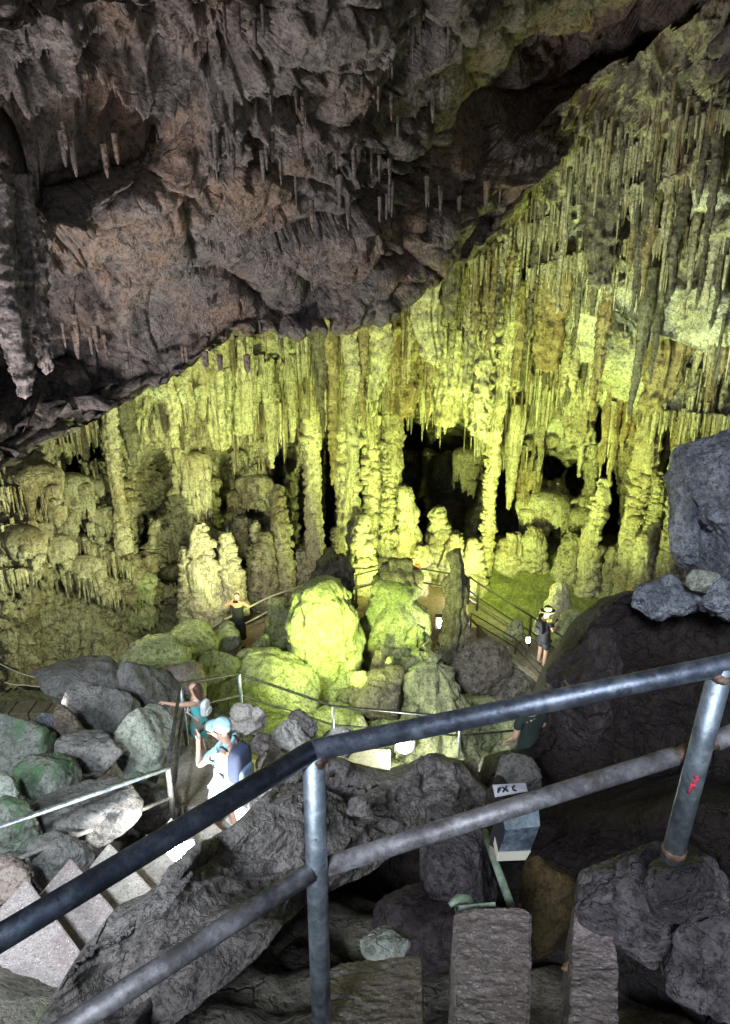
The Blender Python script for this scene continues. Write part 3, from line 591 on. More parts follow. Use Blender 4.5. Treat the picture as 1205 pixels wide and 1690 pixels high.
# named ones
ST = [ (612, 560, 95, 24, 'pale', 'wide fused curtain right of the long central pair'), (905, 500, 105, 24, 'ochre', 'wide brown streaked curtain right of the two pale ones'), (395, 655, 60, 26, 'pale', 'broad fused curtain between the ribbed drape and the isolated stalactite'),
 (745, 600, 100, 22, 'pale', 'fused pale curtain above the left part of the black hollow'), (960, 640, 90, 26, 'wall', 'fused curtain under the small pale ledge'), (1090, 600, 80, 24, 'ochre', 'brownish fused curtain under the cracked ledge'), (1010, 340, 120, 26, 'darkcal', 'dark wide curtain high on the upper right wall'),
 (545, 556, 245, 11, 'ochre', 'long brown banded stalactite at the centre, left of the pair that almost reaches the floor'),
 (578, 548, 300, 13, 'pale', 'longest stalactite at the centre, pale green and ending just above the tall dome'),
 (528, 560, 160, 9, 'darkcal', 'dark stalactite immediately left of the long central pair'),
 (598, 545, 150, 9, 'ochre', 'brown stalactite immediately right of the long central pair'),
 (440, 610, 160, 13, 'pale', 'isolated flat pale stalactite hanging left of the central cluster'),
 (480, 628, 100, 8, 'pale', 'pale stalactite right of the isolated flat one'),
 (352, 650, 90, 20, 'pale', 'broad pale ribbed drape under the left roof ledge'),
 (285, 675, 80, 9, 'pale', 'narrow tapering stalactite left of the broad ribbed drape'),
 (710, 492, 100, 24, 'pale', 'pale fluted stalactite hanging from the edge of the brown ceiling'),
 (742, 478, 50, 14, 'darkcal', 'dark grey stalactite against the edge of the brown ceiling'),
 (665, 560, 120, 24, 'ochre', 'thick brown stalactite cluster in the middle of the roof'),
 (775, 505, 150, 13, 'pale', 'long pale stalactite under the ceiling edge, left of the wide curtain'),
 (800, 498, 215, 22, 'pale', 'wide pale curtain stalactite, left one of the two hanging over the black hollow'),
 (828, 512, 215, 20, 'pale', 'wide pale curtain stalactite, right one of the two hanging over the black hollow'),
 (860, 500, 150, 11, 'ochre', 'brown stalactite right of the wide pale curtains'),
 (1182, 600, 150, 9, 'ochre', 'orange brown knotted stalactite near the right edge of the picture'),
 (990, 560, 130, 8, 'ochre', 'thin brown stalactite crossing the pale roof patch on the right'),
 (1060, 545, 140, 8, 'darkcal', 'thin dark stalactite under the cracked ledge on the right'),
 (205, 660, 110, 16, 'darkcal', 'thick grey stalactite above the slim left column'),
 (1190, 230, 190, 9, 'darkcal', 'tall dark stalactite at the upper right edge of the picture'),
 (1130, 300, 190, 10, 'darkcal', 'long dark stalactite left of the tall one at the upper right edge')]
NAMED = {q[5] for q in ST} | {'slim bright stalactite right of the slim pale column'}
for u, v, l, r, mt, lab in ST: stalactite(u, v, l, r, -0.5 if r < 20 else -0.15, mt, lab, n=24 if r < 20 else 72, flute=0.2 if r < 20 else 0.42, blunt=None if r < 20 else 0.6)
def pick(): return rnd.choices(['pale', 'wall', 'ochre', 'darkcal'], [4, 3, 2.6, 2.2])[0]
def row(line, n, l0, l1, r0, r1, label, group, du=4, dv=6, dD=-0.15):
    f = poly(line); a, b = line[0][0], line[-1][0]
    for i in range(n):
        u = a + (b - a) * (i + 0.5) / n + rnd.uniform(-du, du); k = rnd.random() ** 1.6
        stalactite(u, float(f(u)) + rnd.uniform(-dv, dv), l0 + (l1 - l0) * k, r0 + (r1 - r0) * rnd.random(), dD, pick(), label, group)
def field(pl, n, l0, l1, r0, r1, label, group, dD=-0.2, dark=0):
    us = [p[0] for p in pl]; vs = [p[1] for p in pl]; k = 0
    while k < n:
        u = rnd.uniform(min(us), max(us)); v = rnd.uniform(min(vs), max(vs)); ins = False
        for i in range(len(pl)):
            (x1, y1), (x2, y2) = pl[i], pl[i - 1]
            if (y1 > v) != (y2 > v) and u < (x2 - x1) * (v - y1) / (y2 - y1) + x1: ins = not ins
        if not ins: continue
        k += 1; q = rnd.random() ** 1.5
        stalactite(u, v, l0 + (l1 - l0) * q, r0 + (r1 - r0) * rnd.random(), dD, pick() if rnd.random() > dark else 'darkcal', label, group)
row([(610, 560), (680, 530), (780, 470), (860, 420)], 24, 60, 170, 5, 10, 'pale and brown stalactite packed in the roof under the right end of the brown ceiling', 'stalactites under the right end of the brown ceiling')
row([(620, 610), (740, 590), (870, 600)], 24, 40, 120, 5, 9, 'stalactite of the dense row above the black hollow', 'stalactites above the black hollow')
row([(610, 655), (700, 660), (790, 672)], 12, 25, 60, 4, 8, 'short stalactite of the fringe on top of the black hollow', 'fringe stalactites over the black hollow')
row([(890, 590), (930, 622), (985, 640)], 14, 30, 90, 4, 7, 'stalactite hanging from the small pale ledge right of the centre', 'stalactites of the small pale ledge')
row([(1000, 500), (1060, 547), (1120, 567), (1200, 602)], 20, 30, 120, 4, 8, 'stalactite hanging under the long cracked ledge on the right', 'stalactites of the cracked ledge')
row([(870, 690), (960, 700), (1060, 690), (1165, 705)], 26, 40, 110, 4, 8, 'stalactite hanging before the dark recesses of the right wall', 'stalactites before the dark recesses')
row([(235, 690), (300, 672), (400, 660), (530, 640)], 22, 20, 70, 4, 8, 'small stalactite of the left roof ledge', 'stalactites of the left roof ledge')
row([(375, 608), (450, 600), (530, 602)], 10, 20, 50, 3, 6, 'short stalactite tucked under the brown ceiling left of the centre', 'short stalactites left of the centre')
row([(100, 738), (150, 716), (235, 695)], 9, 20, 60, 4, 7, 'short stalactite at the left end of the lit roof', 'stalactites at the left end of the lit roof')
field([(880, 420), (960, 300), (1205, 190), (1205, 480), (1010, 480), (870, 500)], 62, 50, 150, 3.5, 8, 'slender stalactite high on the dim upper right wall', 'slender stalactites of the upper right wall', dark=0.4)
field([(880, 500), (1000, 500), (1000, 600), (900, 580)], 12, 40, 100, 4, 7, 'stalactite in the streaked roof between the wide curtains and the right ledges', 'stalactites between the curtains and the right ledges')
# stone drapes: a domed top and a long combed skirt
def fold(c, R, L, seed, yr=0.7, n=22, rows=9, comb=0.16):
    rr = np.random.RandomState(seed); a = np.linspace(0, 2 * math.pi, n + 1)[:-1]
    j = np.linspace(0, 1, rows); A, T = np.meshgrid(a, j, indexing='xy')
    dome = np.clip(T / 0.4, 0, 1); sk = np.clip((T - 0.4) / 0.6, 0, 1)
    cl = np.stack([np.cos(A) * 3.1, np.sin(A) * 3.1, T * 0 + seed * 0.37], -1)
    rag = 0.62 + 0.38 * vn(cl * 1.6, seed); fl = np.abs(vn(cl * 1.4 + 7, seed + 1))
    r = R * np.sin(dome * math.pi / 2) * (1 - comb * 1.6 * (fl - 0.35) * (0.3 + sk)) * (1 - 0.22 * sk)
    z = R * 0.55 * np.cos(dome * math.pi / 2) - sk * L * rag
    r = r * (1 + 0.12 * vn(np.stack([np.cos(A), np.sin(A), T * 2], -1) * 1.3 + seed, 3))
    X = np.stack([np.cos(A) * r, np.sin(A) * r * yr, z], -1) + np.array(c)
    return X.reshape(-1, 3), grid(rows, n + 0).copy()
def fold_faces(rows, n):
    i = np.arange(rows - 1)[:, None] * n; k = np.arange(n)[None]; k2 = (k + 1) % n
    return np.stack([i + k, i + n + k, i + n + k2, i + k2], -1).reshape(-1, 4)
class Folds:
    def __init__(s): s.V = []; s.F = []; s.n = 0
    def add(s, c, R, L, seed, yr=0.7, n=22, rows=9, comb=0.16):
        V, _ = fold(c, R, L, seed, yr, n, rows, comb); s.V.append(V); s.F.append(fold_faces(rows, n) + s.n); s.n += len(V)
    def raw(s, V, q): s.V.append(V); s.F.append(q + s.n); s.n += len(V)
    def build(s, name, mat, loc=None): return mesh(name, np.concatenate(s.V), np.concatenate(s.F), mat, loc=loc)
def drape(u, v, l, r, D, mat, label, group=None, k=7):
    if mat != 'brown': D = max(D, float(Dw0(np.array(float(u)), np.array(float(v)))) - 0.30)
    c = PV(u, v, D); m = pxm(u, v, D); R = r * m; L = l * m; q = Folds(); sd = int(u * 7 + v); rr = random.Random(sd)
    q.add(c, R, L, sd, 0.6, 64, 26, 0.30)
    for i in range(k):
        x = rr.uniform(-.8, .8) * R; t = rr.random()
        q.add((c.x + x, c.y - R * 0.6 * math.sqrt(max(0, 1 - (x / R) ** 2)) * 0.7, c.z - t * L * 0.7), R * rr.uniform(.16, .38), L * rr.uniform(.25, .5), sd + i + 1, 0.8, 24, 12, 0.24)
    return tag(q.build('stone_drape', M[mat], loc=(c.x, c.y, c.z)), label, 'rock formation', group)
for u, v, l, r, D, mt, lab in [(322, 760, 130, 27, 19.4, 'pale', 'wide hanging stone drape with combed ribs left of the centre'), (50, 785, 105, 50, 14.0, 'wall', 'combed stone drape at the left edge of the wall'),
        (118, 800, 105, 38, 14.8, 'wall', 'second combed stone drape from the left edge'), (30, 890, 50, 48, 13.4, 'wall', 'lower scalloped drape at the left edge'), (175, 850, 60, 28, 16.0, 'wall', 'narrow drape left of the slim left column'), (338, 880, 60, 22, 18.8, 'pale', 'creamy stone drape under the combed drape'),
        (900, 835, 60, 46, 22.0, 'pale', 'bulging fringed drape in the right half of the wall'), (962, 850, 50, 26, 21.6, 'wall', 'narrow fringed drape beside the bulging one'), (872, 765, 70, 24, 22.0, 'ochre', 'hanging stone block right of the slim pale column'),
        (420, 800, 50, 34, 22.4, 'wall', 'rounded hanging drape in the shadowed wall left of the centre'), (640, 645, 60, 26, 21.9, 'pale', 'fringed drape left of the black hollow'), (770, 750, 70, 24, 23.0, 'darkcal', 'dark drape hanging inside the black hollow'),
        (90, 900, 40, 34, 14.2, 'pale', 'rounded pale fold under the two combed drapes'), (140, 935, 36, 36, 15.0, 'pale', 'rounded pale fold right of the lower scalloped drape'), (225, 960, 44, 34, 17.0, 'mossy', 'yellow green fold beside the dark triangular hollow'), (230, 1010, 40, 30, 17.0, 'mossy', 'lower yellow green fold above the mossy rock mass')]:
    drape(u, v, l, r, D, mt, lab)
stalactite(850, 740, 100, 11, 0, 'pale', 'slim bright stalactite right of the slim pale column', D=22.2, n=24)
# columns and stacked stalagmites along the back wall
CO = [(575, 700, 965, 25, 21.9, 'pale', 'stacked knobbly column left of the black hollow'), (612, 690, 965, 22, 22.3, 'pale', 'second stacked knobbly column left of the black hollow'), (640, 720, 970, 17, 21.8, 'wall', 'stacked column at the left rim of the black hollow'),
 (520, 705, 950, 17, 21.6, 'pale', 'stacked column behind the tip of the great dome'), (666, 800, 975, 24, 21.6, 'pale', 'stacked stalagmite standing in the mouth of the black hollow'), (722, 838, 970, 27, 21.8, 'pale', 'broad stacked stalagmite under the black hollow'),
 (748, 880, 975, 20, 21.3, 'pale', 'short stacked stalagmite right of the broad one'), (800, 735, 930, 13, 21.4, 'pale', 'slim pale column standing free between two black recesses'), (835, 880, 960, 24, 21.8, 'pale', 'low stacked stalagmite right of the slim pale column'),
 (875, 870, 975, 28, 21.8, 'wall', 'fat stacked stalagmite under the bulging drape'), (930, 880, 985, 24, 21.4, 'wall', 'stacked stalagmite behind the fenced basin'), (968, 790, 985, 20, 20.8, 'pale', 'tall stacked column left of the narrow black recess'),
 (1032, 765, 965, 21, 20.0, 'pale', 'tall stacked column right of the narrow black recess'), (1062, 775, 960, 15, 19.6, 'wall', 'leaning dark stacked column right of the tall pair'), (1092, 760, 960, 15, 19.0, 'wall', 'dim stacked column near the bluish rock'),
 (1050, 880, 985, 18, 19.0, 'pale', 'short bright stalagmite in front of the right columns'), (1005, 900, 985, 16, 20.4, 'wall', 'low stalagmite at the foot of the narrow black recess'), (206, 735, 885, 13, 16.6, 'pale', 'slim banded column on the left of the wall'),
 (345, 865, 1015, 28, 18.4, 'pale', 'creamy stacked column above the left end of the far railing'), (385, 880, 990, 20, 18.8, 'pale', 'square cream column above the woman in black'), (312, 905, 1010, 16, 18.4, 'wall', 'brownish column beside the dark triangular hollow'),
 (470, 800, 960, 17, 21.2, 'wall', 'shaded stacked column left of the great dome tip'), (435, 880, 985, 22, 20.6, 'wall', 'knobbly stalagmite behind the small paired spindles'), (555, 870, 980, 14, 20.2, 'darkcal', 'dark spiky stalagmite behind the tip of the great dome'),
 (690, 900, 985, 20, 20.9, 'pale', 'bright stalagmite behind the railing at the centre'), (780, 890, 985, 20, 20.7, 'pale', 'bright stalagmite behind the shaded column'), (600, 850, 985, 24, 21.0, 'pale', 'bright stacked stalagmite behind the far railing at the centre')]
def column(u, v0, v1, r, D, mt, lab, group=None, hang=False):
    b = PV(u, v1, D); t = PV(u, v0, D); H = t.z - b.z; R = r * pxm(u, (v0 + v1) / 2, D); sd = int(u * 3 + v0); rr = random.Random(sd); q = Folds()
    prof = [(-0.4, R * 1.1), (H * 0.1, R * 0.95), (H * 0.5, R * .8), (H * 0.85, R * 0.55), (H * 0.96, R * 0.4), (H, R * 0.2)] if not hang else [(-0.4, R * 1.1), (H * 0.2, R * .8), (H * 0.5, R * 0.7), (H * 0.85, R * 0.75), (H, R * 0.9), (H + 1.2, R * 0.8), (H + 2.6, R * 0.8)]
    V, f, n, nv, m = lathe(prof, b, sd, n=32, flute=0.15, fk=5, rag=0.2, layer=0.25, lk=3.0); q.raw(V, f)
    z = 0.0; k = 0
    while z < H * 0.98:
        t = z / H; env = np.interp(z, [p[0] for p in prof], [p[1] for p in prof]) * 1.25
        for _ in range(rr.choice((2, 3, 3, 4))):
            a = rr.uniform(-math.pi, 0) if rr.random() < .75 else rr.uniform(0, math.pi); rad = env * rr.uniform(.25, .6); fr = env * rr.uniform(.38, .68); k += 1
            q.add((b.x + math.cos(a) * rad, b.y + math.sin(a) * rad, b.z + z + rr.uniform(-.1, .1) * R), fr, fr * rr.uniform(.45, 1.0), sd + k, 0.9, 22, 9, 0.22)
        z += R * rr.uniform(.28, .55)
    return tag(q.build('cave_column' if hang else 'stalagmite', M[mt], loc=tuple(b)), lab, 'stone column' if hang else 'stalagmite', group)
for u, v0, v1, r, D, mt, lab in CO:
    D = min(D, float(Dw0(np.array(float(u)), np.array((v0 + v1) / 2.))) - 0.25) if r > 13 else D
    column(u, v0, v1, r, D, mt, lab, hang=v0 < 770 and r < 30)
rc = random.Random(21)
for i in range(34):
    u = 390 + i * 21.5 + rc.uniform(-8, 8)
    if 880 < u < 975 and i % 2: continue
    v0 = rc.uniform(860, 945); D = float(Dw0(np.array(float(u)), np.array(950.))) - rc.uniform(0.3, 1.3)
    column(u, v0, 992, rc.uniform(10, 20), D, rc.choice(['pale', 'wall', 'mossy']), 'low stacked stalagmite in the crowd along the foot of the back wall', 'low stalagmites along the foot of the back wall')
q = Folds()                              # knobs and folds that crust the lower wall, past counting
for i in range(900):
    u = rc.uniform(-60, 1130); v = rc.uniform(720 if u > 380 else 790, 985)
    if near_hole(u, v): continue
    D = float(D_wall(np.array(u), np.array(v))) - 0.05; c = PV(u, v, D); m = pxm(u, v, D); r = rc.uniform(6, 19) * m
    q.add(tuple(c), r, r * rc.uniform(.5, 1.7), i, 0.8, 20, 9, 0.22)
tag(q.build('flowstone_crust', M['wall']), 'crust of small flowstone knobs and folds over the lower cave wall', 'flowstone', kind='stuff')
# fine fringe along every ledge: far too many to count
_dw0 = D_wall
VS = []; FS = []; MI = []; nn = 0
rf = random.Random(3)
def fringe(u, v, l, r, dD=-0.1):
    global nn
    if D_wall is _dw0 and (in_patch(u, v) or in_patch(u, v + l * 0.6)) or (near_hole(u, v) and D_wall is _dw0): return
    mi = rf.choices((0, 1, 2, 3), (4, 3, 2, 2))[0]; MI.extend([mi] * 24)
    D = float(D_wall(np.array(float(u)), np.array(float(v)))) + dD; p = PV(u, v, D); m = pxm(u, v, D); L = l * m; R = r * m; k = 6
    for j, (zz, rr) in enumerate(((0.25, 1.3), (0, 1.0), (-L * 0.5, 0.75), (-L * 0.92, 0.35))):
        for q in range(k):
            a = q * math.tau / k + j * 0.3; w = rf.uniform(0.8, 1.2)
            VS.append((p.x + math.cos(a) * R * rr * w, p.y + math.sin(a) * R * rr * w, p.z + zz))
    VS.append((p.x, p.y, p.z - L)); b = nn
    for j in range(3):
        for q in range(k): FS.append((b + j * k + q, b + (j + 1) * k + q, b + (j + 1) * k + (q + 1) % k, b + j * k + (q + 1) % k))
    for q in range(k): FS.append((b + 3 * k + q, b + 4 * k, b + 3 * k + (q + 1) % k))
    nn += 4 * k + 1
for line, A, tau in LEDGES:
    f = poly(line); a, b = max(line[0][0], -80), min(line[-1][0], 1290)
    for i in range(int((b - a) * 0.8)):
        u = rf.uniform(a, b); fringe(u, float(f(u)) + rf.uniform(-4, 3), rf.uniform(8, 34), rf.uniform(1.5, 3.6))
for i in range(1300):
    u = rf.uniform(380, 1240); v0 = max(float(edge_brown(u)), 0); v = v0 + (710 - v0) * rf.random()
    fringe(u, v, rf.uniform(16, 85), rf.uniform(1.2, 3.6), -0.14)
for i in range(700):
    u = rf.uniform(-40, 1120); v = rf.uniform(760, 930); fringe(u, v, rf.uniform(6, 20), rf.uniform(1.5, 3.5), -0.2)
_o = mesh('stalactite_fringe', VS, FS, M['wall'])
for _k in ('pale', 'ochre', 'darkcal'): _o.data.materials.append(M[_k])
_o.data.polygons.foreach_set('material_index', MI[:len(_o.data.polygons)])
tag(_o, 'fine fringe of tiny stalactites covering the lit roof ledges and wall', 'stalactite fringe', kind='stuff')
VS = []; FS = []; MI = []; nn = 0
_dw = D_wall
D_wall = D_brown
for (u0, u1, v, n, l0, l1) in [(400, 520, 175, 26, 20, 60), (420, 560, 265, 30, 20, 55), (500, 700, 190, 26, 8, 20), (330, 420, 250, 24, 30, 110), (480, 660, 330, 30, 20, 70), (90, 200, 270, 22, 10, 40), (80, 180, 560, 26, 15, 45), (560, 720, 300, 26, 20, 60), (640, 760, 60, 30, 40, 90), (640, 740, 190, 16, 10, 30), (350, 540, 60, 24, 12, 40), (440, 620, 440, 22, 20, 60), (190, 420, 660 - 60, 30, 8, 18), (700, 860, 330, 24, 15, 50)]:
    for i in range(n // 4):
        u = rf.uniform(u0, u1); fringe(u, v + rf.uniform(-22, 22) + 12 * math.sin(u * 0.05), rf.uniform(l0, l1) * 0.55, rf.uniform(2, 5), -0.1)
D_wall = _dw
tag(mesh('stalactite_fringe', VS, FS, M['brown']), 'small brown drips hanging in rows from the brown ceiling', 'stalactite fringe', kind='stuff')
# big tongues of stone at the left end of the brown ceiling
for u, v, l, r, D, lab in [(20, 520, 130, 20, 9.0, 'big grey stone tongue hanging at the left edge of the ceiling'), (60, 500, 110, 15, 9.4, 'grey stone tongue right of the one at the left edge')]:
    stalactite(u, v, l, r, 0, 'brown', lab, D=D, n=44, flute=0.22, blunt=0.5, name='stone_drape', cat='rock formation', ell=1.1)
# ------------------------------------------------------------------ stalagmites of the middle ground
FZ = -10.75
def stalagmite(u, D, vtop, prof_px, mat, label, seed, vbase=None, n=64, **kw):
    top = PV(u, vtop, D); base = Vector((top.x, top.y, FZ - 0.3)) if vbase is None else PV(u, vbase, D); H = top.z - base.z; m = pxm(u, vtop + 60, D)
    prof = [(H * a, r * m) for a, r in prof_px]
    o = lathe_obj('stalagmite', M[mat], base, prof, seed, n=n, **kw); return tag(o, label, 'stalagmite')
stalagmite(540, 15.2, 955, [(0, 54), (0.15, 58), (0.35, 63), (0.55, 61), (0.74, 55), (0.87, 46), (0.94, 36), (0.98, 24), (1, 10)], 'mossy', 'great smooth yellow green dome stalagmite at the centre', 101, n=128, flute=0.055, fk=6, rag=0.17, layer=0.035, lk=3)
stalagmite(535, 16.8, 905, [(0, 30), (0.5, 26), (0.8, 22), (0.92, 12), (1, 4)], 'darkcal', 'dark jagged stalagmite rising behind the great dome', 102, flute=0.3, fk=6, rag=0.3)
stalagmite(555, 16.9, 915, [(0, 26), (0.6, 20), (0.85, 16), (0.95, 10), (1, 4)], 'darkcal', 'dark stump close behind the great dome, right of the jagged one', 103, flute=0.3, rag=0.3)
stalagmite(655, 17.0, 948, [(0, 40), (0.2, 50), (0.45, 52), (0.7, 44), (0.86, 30), (0.92, 38), (0.97, 34), (1, 15)], 'mossy', 'knobbly dark green stalagmite with a lumpy cap right of the great dome', 104, n=96, flute=0.14, rag=0.26, layer=0.16, lk=1.6)
stalagmite(655, 17.05, 922, [(0, 12), (0.95, 10), (0.985, 7), (1, 3)], 'darkcal', 'left one of the two dark knobs on the lumpy cap', 105, vbase=962, n=24, rag=0.1)
stalagmite(673, 17.05, 921, [(0, 12), (0.95, 10), (0.985, 7), (1, 3)], 'darkcal', 'right one of the two dark knobs on the lumpy cap', 106, vbase=965, n=24, rag=0.1)
stalagmite(655, 17.0, 936, [(0, 20), (0.4, 38), (0.8, 34), (1, 12)], 'darkcal', 'dark lumpy cap crowning the knobbly green stalagmite', 107, vbase=966, n=40, rag=0.25)
stalagmite(452, 17.6, 986, [(0, 22), (0.3, 21), (0.7, 19), (0.85, 14), (0.97, 13), (1, 8)], 'mossy', 'pale green spindle, left and taller of the small pair', 108, n=40, flute=0.2, rag=0.1)
stalagmite(474, 17.4, 1004, [(0, 18), (0.4, 15), (0.75, 12), (0.9, 8), (0.96, 9), (1, 5)], 'mossy', 'dark tipped spindle, right and shorter of the small pair', 109, n=40, flute=0.2, rag=0.1)
stalagmite(766, 15.6, 908, [(0, 62), (0.2, 34), (0.45, 22), (0.62, 15), (0.8, 17), (0.92, 14), (0.97, 9), (1, 3)], 'darkcal', 'tall thin shaded column with a pointed top right of the lamp', 110, n=48, flute=0.2, rag=0.22)
stalagmite(715, 13.9, 1062, [(0, 92), (0.25, 78), (0.5, 52), (0.75, 28), (0.92, 12), (1, 5)], 'mossy', 'ribbed fan shaped stone cone in front of the knobbly stalagmite', 111, n=96, flute=0.28, fk=9, rag=0.24, layer=0.14, lk=3)
stalagmite(700, 14.8, 1030, [(0, 40), (0.4, 24), (0.7, 12), (0.9, 9), (1, 5)], 'mossy', 'crinkled bright stone horn above the ribbed cone', 112, n=40, flute=0.3, rag=0.4)
stalagmite(620, 14.6, 1072, [(0, 16), (0.6, 13), (0.85, 10), (1, 4)], 'darkcal', 'small round headed stump at the foot of the knobbly stalagmite', 113, n=32, rag=0.08)
stalagmite(646, 14.2, 1084, [(0, 16), (0.6, 12), (0.85, 8), (1, 4)], 'mossy', 'small pale stump right of the round headed one', 114, n=32, rag=0.1)
stalagmite(492, 14.6, 1106, [(0, 14), (0.6, 12), (0.88, 10), (1, 4)], 'darkcal', 'little dark stump standing against the left foot of the great dome', 115, n=32, rag=0.1)
stalagmite(916, 18.4, 958, [(0, 30), (0.3, 27), (0.6, 20), (0.85, 13), (0.95, 10), (1, 4)], 'pale', 'bright stalagmite standing inside the fenced basin', 116, vbase=1070, n=48, flute=0.18, rag=0.14, layer=0.1)
stalagmite(940, 17.6, 1005, [(0, 30), (0.5, 26), (0.85, 14), (1, 5)], 'mossy', 'low knobbly mound beside the bright stalagmite in the basin', 117, vbase=1072, n=48, rag=0.3)
stalagmite(850, 17.4, 1024, [(0, 14), (0.5, 12), (0.85, 8), (1, 3)], 'mossy', 'small bright stump in the basin just behind the walkway railing', 118, vbase=1052, n=28, rag=0.2)
stalagmite(600, 13.0, 1178, [(0, 24), (0.5, 20), (0.85, 12), (1, 5)], 'mossy', 'short lit stump under the stair railing', 119, n=32, rag=0.15)
stalagmite(682, 12.9, 1165, [(0, 22), (0.5, 20), (0.85, 14), (1, 6)], 'mossy', 'square topped bright stump above the floodlight', 120, n=32, rag=0.15)

# loose small stones between the boulders and over the cave floor
rr_ = random.Random(44); protos = []
for i in range(8):
    V, Fc = rock_shape((0, 0, 0), (1, .85, .7), 300 + i, n=4, rough=0.14, facets=9); me_ = mesh('stone', V, Fc, M['boulder']).data; bpy.data.objects.remove(bpy.context.scene.objects[-1] if False else [o for o in COL.objects if o.data is me_][0]); protos.append(me_)
    V2 = me_.copy(); V2.materials.clear(); V2.materials.append(M['mossy']); protos.append(V2)
for i in range(150):
    left = i < 85
    x, y = (rr_.uniform(-6.5, -2.2), rr_.uniform(4.5, 12)) if left else (rr_.uniform(-4, 4.5), rr_.uniform(12.3, 17))
    if left and x > -2.9 and y < 10: x -= 0.8
    s_ = rr_.uniform(.10, .34) if left else rr_.uniform(.08, .30); z = float(floor_z(np.array(x), np.array(y))) + s_ * .3
    o = bpy.data.objects.new('stone', protos[(2 * rr_.randrange(8)) + (0 if left else 1)]); COL.objects.link(o); o.location = (x, y, z); o.scale = (s_,) * 3; o.rotation_euler = (rr_.uniform(-.6, .6), rr_.uniform(-.6, .6), rr_.uniform(0, 6))
    tag(o, 'small grey stone wedged among the boulders left of the stairs' if left else 'small yellow lit stone on the floor below the great dome', 'stone', 'small stones among the left boulders' if left else 'small stones on the lit floor')

q = Folds(); rq = random.Random(77)      # low crust of drip knobs that fuses the stalagmites with the floor
for i in range(620):
    x, y = rq.uniform(-3.6, 4.2), rq.uniform(12.4, 17.6); r = rq.uniform(.08, .30)
    z = float(floor_z(np.array(x), np.array(y))) + 0.28 + 0.25 * float(fbm(np.array([x, y, 0.0]) * 0.9, 3, 5)) + rq.uniform(0, .22)
    q.add((x, y, z), r, r * rq.uniform(.5, 1.6), i + 5000, 0.9, 20, 9, 0.24)
tag(q.build('flowstone_crust', M['mossy']), 'yellow green crust of drip knobs over the cavern floor round the stalagmites', 'flowstone', kind='stuff')

# ------------------------------------------------------------------ paths, steps, walkway
def zp(u, v, z): p = onz(u, v, z); return (p.x, p.y)
b = MB(); b.prism([zp(400, 1075, -10.4), zp(600, 1035, -10.4), zp(800, 1035, -10.4), zp(790, 985, -10.4), zp(700, 962, -10.4), zp(590, 985, -10.4), zp(480, 1000, -10.4), zp(330, 1065, -10.4)], -11.2, -10.4)
tag(b.build('path', M['path'], bevel=0.02), kind='structure')
# walkway that runs right and towards the camera
A0, A1 = onz(768, 985, -10.38), onz(965, 1110, -10.38); B0, B1 = onz(775, 1018, -10.38), onz(900, 1150, -10.38)
b = MB(); b.prism([(A0.x, A0.y), (A1.x, A1.y), (B1.x, B1.y), (B0.x, B0.y)], -10.62, -10.36)
wk = empty('walkway', (A0.x, A0.y, -10.4), 'dark concrete walkway running from the shaded column down to the man in the dark hat', 'walkway')
o = b.build('deck', M['walk'], bevel=0.015); o.parent = wk; o.matrix_parent_inverse = Matrix.Translation(-wk.location)
b = MB()
for P0, P1 in ((A0, A1), (B0, B1)):
    d = (P1 - P0).normalized(); nrm = Vector((-d.y, d.x, 0)) * 0.06
    b.prism([(P0.x - nrm.x, P0.y - nrm.y), (P1.x - nrm.x, P1.y - nrm.y), (P1.x + nrm.x, P1.y + nrm.y), (P0.x + nrm.x, P0.y + nrm.y)], -10.7, -10.28)
o = b.build('kerb', M['walk'], bevel=0.01); o.parent = wk; o.matrix_parent_inverse = Matrix.Translation(-wk.location)
o['label'] = 'thin raised kerbs along both sides'
wk.location = wk.location

# stairs at the left
sa = Vector((-2.62, 3.75, -4.62)); sb = Vector((-1.72, 6.35, -6.20)); n = 7
dirv = (sb - sa); hd = Vector((dirv.x, dirv.y, 0)).normalized(); side = Vector((hd.y, -hd.x, 0)); side = (Matrix.Rotation(math.radians(-24), 3, 'Z') @ side)
rs = random.Random(5)
for i in range(n):
    c = sa + dirv * (i / (n - 1)); L = dirv.length / (n - 1); w = 0.66
    f = hd * (L * 0.60); wl = 0.20 + rs.uniform(-.04, .04); p = [c - side * wl - f, c + side * w * 1.5 - f, c + side * w * 1.5 + f, c - side * (wl + rs.uniform(-.04, .04)) + f]
    b = MB(); b.prism([(q.x, q.y) for q in p], c.z - 0.30, c.z)
    names = ['lowest', 'second', 'third', 'fourth', 'fifth', 'sixth', 'seventh', 'eighth', 'ninth']
    st = b.build('stone_step', M['step'] if i > 1 else M['aggregate'], bevel=0.015, loc=(c.x, c.y, c.z - 0.3))
    tag(st, ['grey stair slab in the lower left corner of the picture', 'grey stair slab crossed by the long handrail', 'mossy edged step above the two grey slabs', 'sand coloured step in the middle of the flight', 'brightest step beside the small stair lamp', 'step just behind the heels of the man in white shorts', 'landing step the man in white shorts stands on'][i], 'step', None)
    # soften the block with a subdivided rough top
b = MB()
lp = [onz(288, 1335, -6.4), onz(405, 1345, -6.4), onz(400, 1250, -7.0), onz(300, 1245, -7.2)]
b.prism([(p.x, p.y) for p in lp], -7.9, [-6.34, -6.34, -7.0, -7.0])
tag(b.build('stair_landing', M['step'], bevel=0.03), 'rough sloping stone slab under the legs of the man in white shorts', 'landing')
